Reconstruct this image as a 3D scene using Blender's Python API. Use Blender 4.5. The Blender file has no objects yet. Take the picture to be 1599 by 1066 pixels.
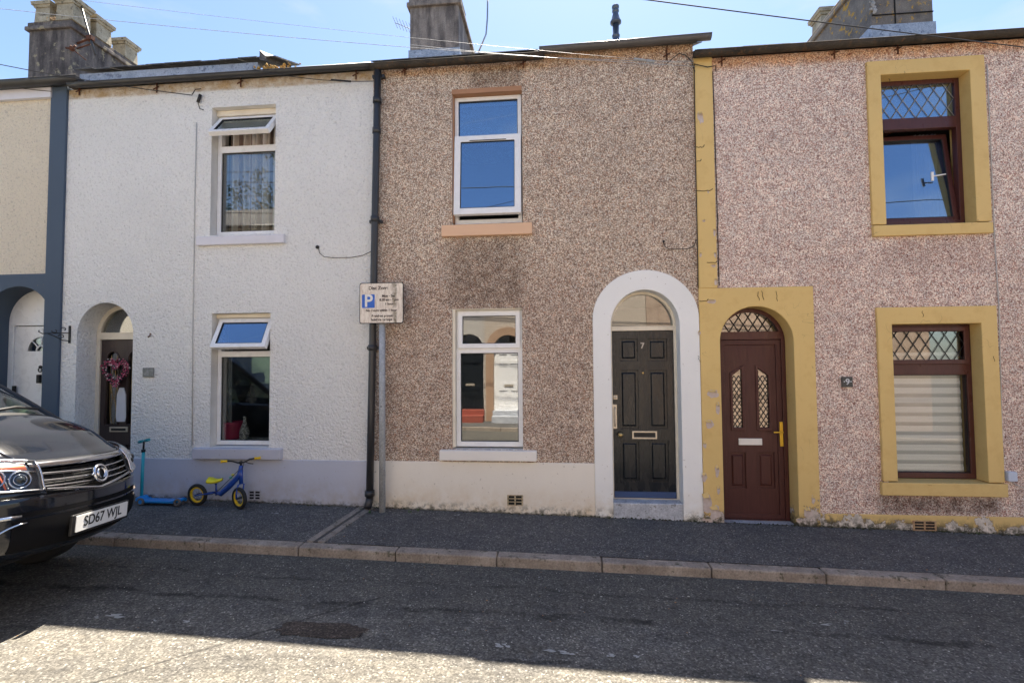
import bpy, bmesh, math, random
from mathutils import Vector, Matrix, Quaternion
rnd = random.Random(7)
R = math.radians
S = bpy.context.scene
COL = S.collection

# ------------------------------------------------------------------ camera
F, D, EYE = 760.0, 5.6, 1.735
YAW, PITCH, ROLL = R(-5.297), R(2.340), R(-0.438)
CAM = Vector((0, -D, EYE))
fw = Vector((math.sin(YAW)*math.cos(PITCH), math.cos(YAW)*math.cos(PITCH), math.sin(PITCH)))
_rt = Vector((math.cos(YAW), -math.sin(YAW), 0)); _up = _rt.cross(fw)
rt = _rt*math.cos(ROLL) + _up*math.sin(ROLL); up = _up*math.cos(ROLL) - _rt*math.sin(ROLL)
cd = bpy.data.cameras.new('camera'); cam = bpy.data.objects.new('camera', cd); COL.objects.link(cam)
cd.sensor_width = 36; cd.lens = 36*F/1599; cd.clip_start = .05; cd.clip_end = 2000
M = Matrix((rt, up, -fw)).transposed().to_4x4(); M.translation = CAM
cam.matrix_world = M
S.camera = cam

# ------------------------------------------------------------------ world, sun, exposure
SUN_EL, SUN_AZ = R(64.9), R(8)          # azimuth measured from +Y towards +X
w = bpy.data.worlds.new("World"); S.world = w; w.use_nodes = True
nt = w.node_tree; bg = nt.nodes['Background']
sky = nt.nodes.new('ShaderNodeTexSky'); sky.sky_type = 'NISHITA'; sky.sun_disc = False
sky.sun_elevation = SUN_EL; sky.sun_rotation = SUN_AZ; sky.dust_density = 0.6; sky.ozone_density = 2.6; sky.air_density = 0.9
tc = nt.nodes.new('ShaderNodeTexCoord'); mp = nt.nodes.new('ShaderNodeMapping'); mp.inputs['Scale'].default_value = (1.6, 1.6, 5.0)
nz = nt.nodes.new('ShaderNodeTexNoise'); nz.inputs['Scale'].default_value = 2.2; nz.inputs['Detail'].default_value = 7
rp = nt.nodes.new('ShaderNodeValToRGB'); rp.color_ramp.elements[0].position = .56; rp.color_ramp.elements[1].position = .80
rp.color_ramp.elements[1].color = (.55, .55, .55, 1)
mx = nt.nodes.new('ShaderNodeMix'); mx.data_type = 'RGBA'; mx.inputs['B'].default_value = (3.6, 3.7, 3.9, 1)
L = nt.links.new
L(tc.outputs['Generated'], mp.inputs['Vector']); L(mp.outputs[0], nz.inputs['Vector']); L(nz.outputs['Fac'], rp.inputs['Fac'])
L(rp.outputs['Color'], mx.inputs['Factor']); L(sky.outputs[0], mx.inputs['A']); L(mx.outputs['Result'], bg.inputs['Color'])
bg.inputs['Strength'].default_value = 0.05
sd = bpy.data.lights.new('sun', 'SUN'); sd.energy = 4.2; sd.angle = R(0.5); sd.color = (1, .90, .76)
so = bpy.data.objects.new('sun', sd); COL.objects.link(so)
sdir = Vector((math.sin(SUN_AZ)*math.cos(SUN_EL), math.cos(SUN_AZ)*math.cos(SUN_EL), math.sin(SUN_EL)))
so.rotation_euler = sdir.to_track_quat('Z', 'Y').to_euler(); so.location = (0, 5, 20)
S.view_settings.view_transform = 'Standard'; S.view_settings.look = 'None'
S.view_settings.gamma = 1; S.view_settings.use_curve_mapping = False
S.view_settings.exposure = 2.46
S.cycles.max_bounces = 8; S.cycles.transparent_max_bounces = 16; S.cycles.caustics_reflective = False
S.cycles.use_denoising = True

# ------------------------------------------------------------------ measuring helpers
def ray(px, py): return fw + rt*((px-799.5)/F) - up*((py-533)/F)
def wp(px, py, Y=0.0):
    "photo pixel -> point on the vertical plane Y"
    d = ray(px, py); t = (Y+D)/d.y
    return CAM + d*t
def gz(x): return -.0209*x
SL = .0209
def gp(px, py, dz=0.0):
    "photo pixel -> point on the sloping ground at height gz(x)+dz"
    d = ray(px, py); t = (dz - EYE)/(d.z + SL*d.x)
    return CAM + d*t
def op(px, py, Y=-8.1):
    "photo pixel seen mirrored in a window at Y=.1 -> point on the opposite side"
    d = ray(px, py); t = (D + .1 - Y + .1)/d.y
    return Vector((d.x*t, Y, EYE + d.z*t))

# ------------------------------------------------------------------ node helpers
class NT:
    def __init__(s, name):
        s.m = bpy.data.materials.new(name); s.m.use_nodes = True; s.t = s.m.node_tree
        s.b = s.t.nodes['Principled BSDF']; s.out = s.t.nodes['Material Output']
        g = s.t.nodes.new('ShaderNodeNewGeometry'); s.pos = g.outputs['Position']; s.nrm = g.outputs['Normal']
    def _in(s, sock, v):
        if v is None: return
        if hasattr(v, 'is_linked') or isinstance(v, bpy.types.NodeSocket): s.t.links.new(v, sock)
        elif isinstance(v, (int, float)): sock.default_value = v
        else:
            v = tuple(v); sock.default_value = v if len(v) == len(sock.default_value) else v + (1,)
    def map(s, scale=(1, 1, 1), loc=(0, 0, 0), rot=(0, 0, 0), v=None):
        n = s.t.nodes.new('ShaderNodeMapping'); s.t.links.new(v or s.pos, n.inputs['Vector'])
        n.inputs['Scale'].default_value = scale; n.inputs['Location'].default_value = loc; n.inputs['Rotation'].default_value = rot
        return n.outputs[0]
    def noise(s, sc, det=3, rough=.5, v=None, dist=0):
        n = s.t.nodes.new('ShaderNodeTexNoise'); s.t.links.new(v or s.pos, n.inputs['Vector'])
        n.inputs['Scale'].default_value = sc; n.inputs['Detail'].default_value = det; n.inputs['Roughness'].default_value = rough
        n.inputs['Distortion'].default_value = dist
        return n.outputs['Fac']
    def vor(s, sc, out='Distance', feat='F1', v=None, rand=1):
        n = s.t.nodes.new('ShaderNodeTexVoronoi'); n.feature = feat; s.t.links.new(v or s.pos, n.inputs['Vector'])
        n.inputs['Scale'].default_value = sc; n.inputs['Randomness'].default_value = rand
        return n.outputs[out]
    def ramp(s, f, stops, interp='LINEAR'):
        n = s.t.nodes.new('ShaderNodeValToRGB'); cr = n.color_ramp; cr.interpolation = interp
        s._in(n.inputs['Fac'], f)
        while len(cr.elements) < len(stops): cr.elements.new(.5)
        for e, (p, c) in zip(cr.elements, stops):
            e.position = p
            e.color = (c, c, c, 1) if isinstance(c, (int, float)) else tuple(c) + (1,)
        return n.outputs['Color']
    def mix(s, f, a, b, bt='MIX'):
        n = s.t.nodes.new('ShaderNodeMix'); n.data_type = 'RGBA'; n.blend_type = bt; n.clamp_factor = True
        s._in(n.inputs['Factor'], f); s._in(n.inputs['A'], a); s._in(n.inputs['B'], b)
        return n.outputs['Result']
    def math(s, o, a, b=None, c=None, clamp=False):
        n = s.t.nodes.new('ShaderNodeMath'); n.operation = o; n.use_clamp = clamp
        s._in(n.inputs[0], a); s._in(n.inputs[1], b); s._in(n.inputs[2], c)
        return n.outputs[0]
    def sep(s, v=None):
        n = s.t.nodes.new('ShaderNodeSeparateXYZ'); s.t.links.new(v or s.pos, n.inputs[0]); return n.outputs
    def rng(s, v, a, b, c=0, d=1):
        n = s.t.nodes.new('ShaderNodeMapRange'); n.interpolation_type = 'SMOOTHSTEP'
        s._in(n.inputs['Value'], v)
        for k, q in zip(('From Min', 'From Max', 'To Min', 'To Max'), (a, b, c, d)): n.inputs[k].default_value = q
        return n.outputs[0]
    def box(s, x0, x1, z0, z1, e=.1):
        "soft-edged world-space x/z region, for stains"
        q = s.sep()
        r = s.math('MULTIPLY', s.rng(q[0], x0-e, x0+e), s.rng(q[0], x1-e, x1+e, 1, 0))
        r2 = s.math('MULTIPLY', s.rng(q[2], z0-e, z0+e), s.rng(q[2], z1-e, z1+e, 1, 0))
        return s.math('MULTIPLY', r, r2)
    def bump(s, h, st=.5, dist=.01, nrm=None):
        n = s.t.nodes.new('ShaderNodeBump'); n.inputs['Strength'].default_value = st; n.inputs['Distance'].default_value = dist
        s._in(n.inputs['Height'], h)
        if nrm: s._in(n.inputs['Normal'], nrm)
        return n.outputs[0]
    def fin(s, col=None, rough=.6, metal=0, nrm=None, **k):
        s._in(s.b.inputs['Base Color'], col); s._in(s.b.inputs['Roughness'], rough); s._in(s.b.inputs['Metallic'], metal)
        s._in(s.b.inputs['Normal'], nrm)
        for a, b in k.items(): s._in(s.b.inputs[a.replace('_', ' ')], b)
        return s.m

def stops(*c): return [(i/max(1, len(c)-1), x) for i, x in enumerate(c)]
def grime(n, col, amt=.25, sc=3.0, tone=(.5, .45, .38)):
    f = n.ramp(n.noise(sc, 6, .65), [(.45, 0), (.75, 1)])
    return n.mix(n.math('MULTIPLY', f, amt), col, n.mix(1, col, tone, 'MULTIPLY'))
def paint(name, c, rough=.45, amt=.2, bump=.15, sc=3, metal=0, bsc=60, spec=.5, **k):
    n = NT(name); col = grime(n, n.mix(n.noise(1.3, 4), tuple(x*.93 for x in c), tuple(min(1, x*1.06) for x in c)), amt, sc)
    return n.fin(col, n.ramp(n.noise(9, 4), [(.3, max(0, rough-.08)), (.8, min(1, rough+.12))]), metal, n.bump(n.noise(bsc, 4), bump, .002), Specular_IOR_Level=spec, **k)

def mat_pebble(name, cols, gap, stains=(), gain=1.0, tint=(1, 1, 1)):
    n = NT(name)
    c1 = n.ramp(n.sep(n.vor(76, 'Color'))[0], cols, 'CONSTANT')
    c2 = n.ramp(n.sep(n.vor(115, 'Color'))[1], cols, 'CONSTANT')
    col = n.mix(n.ramp(n.noise(50, 2), [(.44, 0), (.56, 1)]), c1, c2)
    d = n.vor(76, 'Distance', 'F1')
    col = n.mix(n.math('MULTIPLY', n.rng(d, .50, .70), .8), col, gap)
    sp = n.ramp(n.noise(72, 3, .75), [(.57, 0), (.61, 1)])
    col = n.mix(n.math('MULTIPLY', sp, .8), col, tuple(x*.42 for x in gap))
    mac = n.noise(1.1, 5, .6); mid = n.noise(8, 4, .65)
    col = n.mix(1, col, n.ramp(mac, [(.25, .88), (.75, 1.08)]), 'MULTIPLY')
    col = n.mix(1, col, n.ramp(mid, [(.3, (.80, .80, .82)), (.7, (1.13, 1.1, 1.06))]), 'MULTIPLY')
    rust = n.ramp(n.noise(17, 4, .65), [(.60, 0), (.72, 1)])
    col = n.mix(n.math('MULTIPLY', rust, .35), col, n.mix(1, col, (1.15, .78, .62), 'MULTIPLY'))
    for (x0, x1, z0, z1, e, a, tone) in stains:
        m = n.math('MULTIPLY', n.box(x0, x1, z0, z1, e), n.ramp(n.noise(9, 5, .7), [(.3, .25), (.6, 1)]))
        col = n.mix(n.math('MULTIPLY', m, a), col, n.mix(1, col, tone, 'MULTIPLY'))
    col = n.mix(1, col, tuple(gain*q for q in tint), 'MULTIPLY')
    h = n.math('ADD', n.math('SUBTRACT', 1, d), n.math('MULTIPLY', n.noise(110, 2), .4))
    return n.fin(col, .9, 0, n.bump(h, .55, .008), Specular_IOR_Level=.2)

def mat_rough(name, c, fleck=(.45, .45, .45), stains=(), bsc=36, amt=1.0, bd=.028):
    n = NT(name)
    h1 = n.noise(bsc, 4, .6, dist=.6); h2 = n.vor(bsc*1.2, 'Distance', 'SMOOTH_F1')
    h = n.math('ADD', h1, n.math('MULTIPLY', h2, .5))
    col = n.mix(n.noise(.9, 5), tuple(x*.9 for x in c), tuple(min(1, x*1.05) for x in c))
    fl = n.ramp(n.noise(52, 3, .6), [(.60, 0), (.70, 1)])
    col = n.mix(n.math('MULTIPLY', fl, .55), col, fleck)
    pit_shade = n.ramp(h1, [(.30, 1), (.46, 0)])  # hollows greyed in the colour: painted shade, as the bump shows little
    col = n.mix(n.math('MULTIPLY', pit_shade, .5), col, fleck)
    for (x0, x1, z0, z1, e, a, tone) in stains:
        m = n.math('MULTIPLY', n.box(x0, x1, z0, z1, e), n.ramp(n.noise(7, 5, .7), [(.3, .2), (.6, 1)]))
        col = n.mix(n.math('MULTIPLY', m, a), col, tone)
    return n.fin(col, .85, 0, n.bump(h, amt, bd), Specular_IOR_Level=.25)

def mat_peel(name, c, under=(.55, .50, .45), zline=.35, low=.24, thr=.615):
    "worn masonry paint that flakes most towards the foot"
    n = NT(name); q = n.sep()
    hgt = n.math('ADD', q[2], n.math('MULTIPLY', q[0], SL))
    nn = n.noise(4.2, 8, .68)
    lowm = n.rng(hgt, zline, zline-.42)
    f0 = n.math('ADD', n.math('MULTIPLY', nn, .8), n.math('MULTIPLY', lowm, low))
    f = n.ramp(f0, [(thr, 0), (thr+.006, 1)])
    edge = n.ramp(f0, [(thr-.016, 0), (thr-.004, 1), (thr+.006, 1), (thr+.012, 0)])
    base = n.mix(n.noise(1.5, 5, .65), tuple(x*.86 for x in c), tuple(min(1, x*1.07) for x in c))
    base = n.mix(n.ramp(n.noise(6, 6, .7), [(.5, 0), (.75, .45)]), base, n.mix(1, base, (.72, .62, .5), 'MULTIPLY'))
    hair = n.ramp(n.noise(2.6, 2, .5, dist=1.5), [(.4985, 0), (.5, 1), (.5015, 0)])
    base = n.mix(n.math('MULTIPLY', hair, n.ramp(n.noise(1.7, 2), [(.56, 0), (.62, .7)])), base, (.16, .10, .05))
    und = n.mix(n.ramp(n.noise(16, 5, .7), [(.3, 0), (.7, 1)]), tuple(x*.5 for x in under), under)
    col = n.mix(f, base, und)
    col = n.mix(n.math('MULTIPLY', edge, .6), col, (.16, .09, .04))
    moss = n.math('MULTIPLY', n.rng(hgt, .16, .0), n.ramp(n.noise(15, 6, .75), [(.43, 0), (.55, 1)]))
    moss = n.math('MAXIMUM', moss, n.math('MULTIPLY', n.rng(n.math('ADD', hgt, n.math('MULTIPLY', n.noise(22, 4), .07)), .065, .035), .85))
    col = n.mix(moss, col, (.055, .05, .03))
    h = n.math('SUBTRACT', n.math('MULTIPLY', n.noise(30, 4), .2), f)
    return n.fin(col, .6, 0, n.bump(h, .7, .004), Specular_IOR_Level=.3)

def mat_plinth(name, c, mossh=.12):
    n = NT(name); q = n.sep(); hgt = n.math('ADD', q[2], n.math('MULTIPLY', q[0], SL))
    col = n.mix(n.noise(1.2, 6, .6), tuple(x*.86 for x in c), tuple(min(1, x*1.06) for x in c))
    col = n.mix(n.math('MULTIPLY', n.rng(hgt, .4, .0), n.ramp(n.noise(5, 6, .7), [(.35, 0), (.7, .7)])), col, n.mix(1, col, (.72, .58, .38), 'MULTIPLY'))
    moss = n.math('MULTIPLY', n.rng(hgt, mossh, .0), n.ramp(n.noise(14, 6, .75), [(.46, 0), (.60, .9)]))
    moss = n.math('MAXIMUM', moss, n.math('MULTIPLY', n.rng(n.math('ADD', hgt, n.math('MULTIPLY', n.noise(22, 4), .06)), .055, .03), .85 if mossh else 0))
    col = n.mix(moss, col, (.05, .05, .03))
    spot = n.ramp(n.noise(34, 2, .4), [(.72, 0), (.76, 1)])
    col = n.mix(n.math('MULTIPLY', spot, .4), col, (.25, .2, .15))
    return n.fin(col, .7, 0, n.bump(n.noise(25, 5), .25, .006), Specular_IOR_Level=.3)

def mat_asphalt(name, lo, hi, grit=.5, sc=1.0, cracks=False):
    n = NT(name)
    col = n.mix(n.noise(.8, 6, .65), lo, hi)
    col = n.mix(n.math('MULTIPLY', n.ramp(n.noise(3.1, 7, .72), [(.38, 0), (.66, 1)]), .7), col, n.mix(1, col, (.58, .60, .66), 'MULTIPLY'))
    col = n.mix(n.ramp(n.noise(9, 5, .7), [(.52, 0), (.7, .5)]), col, n.mix(1, col, (1.5, 1.45, 1.35), 'MULTIPLY'))
    cell = n.sep(n.vor(95*sc, 'Color'))
    col = n.mix(1, col, n.ramp(cell[0], [(0, .60), (.5, .95), (.88, 1.3), (.97, 1.9), (1, 2.6)]), 'MULTIPLY')
    col = n.mix(1, col, n.ramp(n.noise(40*sc, 5, .75), [(.3, .68), (.7, 1.34)]), 'MULTIPLY')
    fl = n.math('MULTIPLY', n.ramp(n.sep(n.vor(46*sc, 'Color'))[1], [(.955, 0), (.97, 1)]), n.rng(n.vor(46*sc), .34, .2))
    col = n.mix(n.math('MULTIPLY', fl, grit), col, (.42, .39, .33))
    h = n.math('ADD', n.math('SUBTRACT', 1, n.vor(95*sc)), n.math('MULTIPLY', n.noise(14, 5), 1.2))
    if cracks:
        q = n.sep()
        ln = n.math('ADD', q[1], n.math('MULTIPLY', n.math('SUBTRACT', n.noise(1.4, 5, .65), .5), .35))
        for y0, wd, a in ((-2.05, .05, .7), (-2.62, .03, .5), (-1.62, .035, .45)):
            m = n.rng(n.math('ABSOLUTE', n.math('SUBTRACT', ln, y0)), wd, wd*.3)
            m = n.math('MULTIPLY', m, n.ramp(n.noise(2.3, 5, .7), [(.42, 0), (.58, 1)]))
            col = n.mix(n.math('MULTIPLY', m, a), col, (.012, .012, .012))
            h = n.math('SUBTRACT', h, n.math('MULTIPLY', m, 1.0))
        # paler worn band beside the wheel track
        m = n.math('MULTIPLY', n.rng(n.math('ABSOLUTE', n.math('SUBTRACT', ln, -2.35)), .5, .05), n.ramp(n.noise(5, 6, .7), [(.4, 0), (.65, 1)]))
        col = n.mix(n.math('MULTIPLY', m, .5), col, n.mix(1, col, (1.7, 1.7, 1.75), 'MULTIPLY'))
        # sunken straight joint running towards the houses
        jx = n.math('ADD', n.math('SUBTRACT', q[0], n.math('MULTIPLY', q[1], .98)), n.math('MULTIPLY', n.noise(3, 3), .05))
        m = n.rng(n.math('ABSOLUTE', n.math('SUBTRACT', jx, .52)), .022, .008)
        m = n.math('MULTIPLY', m, n.math('MULTIPLY', n.rng(q[1], -1.8, -1.95), n.rng(q[1], -4.4, -4.0)))
        col = n.mix(n.math('MULTIPLY', m, .55), col, (.015, .015, .015))
    return n.fin(col, .9, 0, n.bump(h, .5, .004), Specular_IOR_Level=.2)

def mat_stone(name, lo, hi, sc=4, mossy=None, rough=.8, streak=False, b=.4):
    n = NT(name)
    col = n.mix(n.ramp(n.noise(sc, 7, .7), [(.3, 0), (.7, 1)]), lo, hi)
    if streak:
        col = n.mix(n.math('MULTIPLY', n.ramp(n.noise(3, 5, .6, v=n.map((3, 3, .5))), [(.42, 0), (.62, 1)]), .75), col, n.mix(1, col, (.3, .3, .33), 'MULTIPLY'))
    if mossy:
        col = n.mix(n.ramp(n.noise(sc*2.6, 5, .7), [(.57, 0), (.64, 1)]), col, mossy)
    col = n.mix(1, col, n.ramp(n.noise(60, 3), [(.3, .8), (.7, 1.2)]), 'MULTIPLY')
    return n.fin(col, rough, 0, n.bump(n.noise(35, 5, .7), b, .008), Specular_IOR_Level=.3)

def mat_wood(name, c, rough=.35, gloss=.5):
    n = NT(name)
    g = n.noise(6, 5, .65, v=n.map((9, 9, .8)), dist=.4)
    col = n.mix(g, tuple(x*.6 for x in c), tuple(x*1.35 for x in c))
    return n.fin(col, n.ramp(n.noise(5, 5, v=n.map((4, 4, 1))), [(.3, rough-.1), (.8, rough+.2)]), 0, n.bump(g, .15, .002), Specular_IOR_Level=gloss)

def mat_glass(name, refl=.30, tint=(.8, .86, .86), wav=.06, gc=(1, 1, 1)):
    n = NT(name); t = n.t
    tr = t.nodes.new('ShaderNodeBsdfTransparent'); tr.inputs[0].default_value = tint + (1,)
    gl = t.nodes.new('ShaderNodeBsdfGlossy'); gl.inputs['Roughness'].default_value = .003; gl.inputs['Color'].default_value = gc + (1,)
    t.links.new(n.bump(n.noise(1.7, 1), wav, .004), gl.inputs['Normal'])
    lw = t.nodes.new('ShaderNodeLayerWeight'); lw.inputs['Blend'].default_value = .25
    f = n.math('ADD', n.math('MULTIPLY', lw.outputs['Fresnel'], .8), refl, clamp=True)
    mx = t.nodes.new('ShaderNodeMixShader'); t.links.new(f, mx.inputs[0]); t.links.new(tr.outputs[0], mx.inputs[1]); t.links.new(gl.outputs[0], mx.inputs[2])
    t.links.new(mx.outputs[0], n.out.inputs['Surface']); t.nodes.remove(n.b)
    return n.m
def simple(name, c, rough=.5, metal=0, **k):
    n = NT(name); return n.fin(n.mix(n.noise(12, 3), tuple(x*.9 for x in c), tuple(min(1, x*1.08) for x in c)), rough, metal, None, **k)

# ------------------------------------------------------------------ materials
DARK = (.25, .22, .2)
brown_cols = [(0, (.22, .13, .09)), (.10, (.52, .27, .17)), (.18, (.50, .38, .29)), (.34, (.68, .53, .42)), (.55, (.80, .66, .54)), (.74, (.88, .78, .66)), (.9, (.95, .90, .80)), (.975, (.14, .1, .08))]
pink_cols = [(0, (.22, .08, .06)), (.06, (.50, .23, .18)), (.14, (.76, .54, .46)), (.34, (.86, .70, .61)), (.58, (.95, .82, .73)), (.82, (1, .94, .88)), (.975, (.12, .07, .06))]
pt = lambda px, py: wp(px, py)
def st(px0, py0, px1, py1, e, a, tone):
    A, B = pt(px0, py1), pt(px1, py0); return (A.x, B.x, A.z, B.z, e, a, tone)
m_brown = mat_pebble('brown_pebbledash', brown_cols, (.26, .18, .14), [
    st(700, 368, 815, 480, .12, .7, (.42, .39, .36)), st(735, 95, 815, 140, .08, .75, (.38, .35, .32)),
    (-2.2, 1.8, wp(760, 112).z, 6, .03, .7, (.85, .62, .38)), st(585, 420, 930, 720, .3, .45, (.74, .66, .68))], 1.0, (1, 1.02, 1.01))
m_pink = mat_pebble('pink_pebbledash', pink_cols, (.40, .26, .22), [
    st(1370, 775, 1560, 800, .06, .9, (.22, .2, .18)), (1.7, 6, wp(1300, 98).z, 6, .04, .75, (.95, .62, .34)),
    st(1100, 370, 1640, 800, .25, .25, (.82, .72, .72)), st(1390, 368, 1530, 420, .1, .45, (.6, .52, .5))], 1.0, (1.01, 1.045, 1.03))
m_white = mat_rough('white_roughcast', (.90, .89, .86), (.50, .49, .47), [(-7, -1.9, wp(346, 141).z, 6, .02, .95, (.50, .35, .19))])
m_cream = mat_rough('cream_roughcast', (.82, .73, .58), (.35, .3, .25))
m_revealw = paint('white_masonry_paint', (.74, .72, .68), .6, .35)
m_peach = mat_plinth('peach_masonry_paint', (.80, .52, .34), 0)
m_terra = paint('terracotta_lintel_paint', (.42, .22, .12), .7, .3)
m_whsill = mat_plinth('white_sill_paint', (.90, .86, .80), 0)
m_greysill = mat_plinth('lavender_grey_sill_paint', (.56, .56, .63), 0)
m_whlilac = paint('pale_lilac_sill_paint', (.70, .69, .74), .6, .2)
m_creamplinth = mat_plinth('cream_plinth_paint', (.90, .84, .74), .13)
m_greyplinth = mat_plinth('grey_plinth_paint', (.54, .56, .65), .07)
m_surround7 = mat_plinth('white_surround_paint', (.90, .90, .88), .14)
m_slateblue = mat_plinth('blue_grey_masonry_paint', (.075, .105, .15), .0)
m_yellow = mat_peel('ochre_masonry_paint', (.74, .53, .21), (.78, .68, .60), .48)
m_yellowp = mat_peel('ochre_plinth_paint', (.72, .52, .21), (.88, .80, .70), .30, .30, .56)
m_upvc = paint('white_upvc', (.86, .86, .86), .3, .12, .02, 8)
m_upvcold = paint('cream_aged_upvc', (.80, .73, .60), .4, .3, .05, 6)
m_brownupvc = mat_wood('rosewood_upvc', (.080, .026, .022), .35, .4)
m_doorbrown = mat_wood('mahogany_door', (.080, .030, .027), .42, .3)
m_black = mat_wood('black_gloss_door', (.012, .016, .021), .24, .45)
m_darkwood = mat_wood('dark_stained_door', (.045, .028, .026), .45)
m_gasket = simple('black_rubber', (.012, .012, .012), .6)
m_iron = paint('black_iron_gutter', (.030, .029, .030), .4, .5, .3, 6)
m_greyiron = paint('grey_gutter', (.09, .085, .085), .4, .5, .3, 6)
m_mossgut = mat_stone('mossy_iron_gutter', (.022, .02, .018), (.075, .06, .045), 5, (.11, .06, .03))
m_pipe = paint('dark_grey_downpipe', (.035, .037, .042), .38, .45, .2, 5)
m_lead = mat_stone('lead_flashing', (.20, .25, .33), (.42, .47, .56), 6, (.12, .14, .2), .5)
m_slate = mat_stone('roof_slate', (.05, .05, .055), (.12, .115, .11), 6, (.25, .22, .15), .6)
m_render1 = mat_stone('weathered_chimney_render', (.14, .12, .11), (.36, .31, .27), 2.2, None, .9, True, .6)
m_render2 = mat_stone('sooty_chimney_render', (.08, .07, .07), (.23, .20, .18), 2.6, (.30, .26, .18), .9, True, .7)
m_lichen = mat_stone('lichen_chimney_slabs', (.10, .09, .085), (.25, .22, .19), 3, (.46, .27, .05), .9, False, .7)
m_pot = mat_stone('buff_chimney_pot', (.26, .22, .15), (.48, .43, .33), 5, (.12, .11, .09), .85)
m_steel = simple('stainless_flue_steel', (.10, .12, .16), .35, .6)
m_galv = mat_stone('galvanised_steel', (.30, .32, .34), (.45, .47, .49), 7, None, .45, False, .1)
m_chrome = simple('chrome', (.82, .82, .84), .08, 1)
m_brass = simple('tarnished_brass', (.50, .36, .16), .35, .85)
m_gold = simple('yellow_gold_handle', (.80, .50, .05), .3, .4)
m_letter = simple('aluminium_letterplate', (.62, .55, .45), .35, .5)
m_whmetal = simple('white_letterplate', (.8, .78, .74), .35)
m_kerb = mat_stone('kerb_stone', (.20, .165, .135), (.40, .345, .29), 5, (.12, .11, .08), .85, False, .6)
m_step = mat_stone('step_stone', (.34, .36, .40), (.58, .60, .64), 8, (.2, .2, .2), .8)
m_pave = mat_asphalt('pavement_asphalt', (.088, .084, .080), (.145, .138, .130), .8)
m_patch = mat_asphalt('patched_asphalt', (.11, .105, .10), (.14, .135, .13), .3)
m_road = mat_asphalt('road_asphalt', (.088, .084, .074), (.148, .138, .118), .8, 1, True)
m_brownpatch = mat_asphalt('worn_brown_patch', (.05, .04, .03), (.10, .08, .065), .6)
m_ground = mat_asphalt('ground_soil', (.10, .09, .07), (.16, .14, .11), .3)
m_glass = mat_glass('window_glass', .12, (.85, .88, .88), .12)
m_glassu = mat_glass('sky_tinted_glass', .34, (.7, .75, .78), .3, (.62, .80, 1))  # blue reflection colour painted in to deepen the mirrored sky
m_glassclear = mat_glass('low_reflection_glass', .04, (.92, .94, .94), .12)
m_glassfrost = mat_glass('door_glass', .16, (.85, .85, .82), .5)
m_cable = simple('black_cable', (.015, .014, .014), .6)
m_cablew = simple('painted_cable', (.50, .49, .47), .6)
m_alu = simple('aerial_aluminium', (.35, .35, .36), .4, .8)
m_rust = mat_stone('rusty_bracket', (.05, .025, .02), (.16, .06, .03), 20, None, .8)
m_room = simple('room_plaster', (.22, .20, .19), .9)
m_terrvent = mat_stone('terracotta_air_brick', (.36, .28, .17), (.55, .45, .3), 14, (.1, .08, .06))
m_greyvent = mat_stone('grey_air_brick', (.34, .33, .35), (.5, .5, .52), 14, None)
m_redvent = mat_stone('red_air_brick', (.30, .15, .08), (.5, .35, .2), 14, (.1, .08, .06))
m_blackfill = simple('black_fill', (.008, .008, .008), .9)

# ------------------------------------------------------------------ mesh helpers
ORG = {}
def worg(o): return ORG.get(o.name, Vector((0, 0, 0)))
def tag(o, label=None, cat=None, group=None, kind=None):
    if label: o['label'] = label
    if cat: o['category'] = cat
    if group: o['group'] = group
    if kind: o['kind'] = kind
    return o
def empty(name, loc, label=None, cat=None, group=None):
    o = bpy.data.objects.new(name, None); COL.objects.link(o); o.location = loc; o.empty_display_size = .1
    ORG[o.name] = Vector(loc); return tag(o, label, cat, group)

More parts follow.
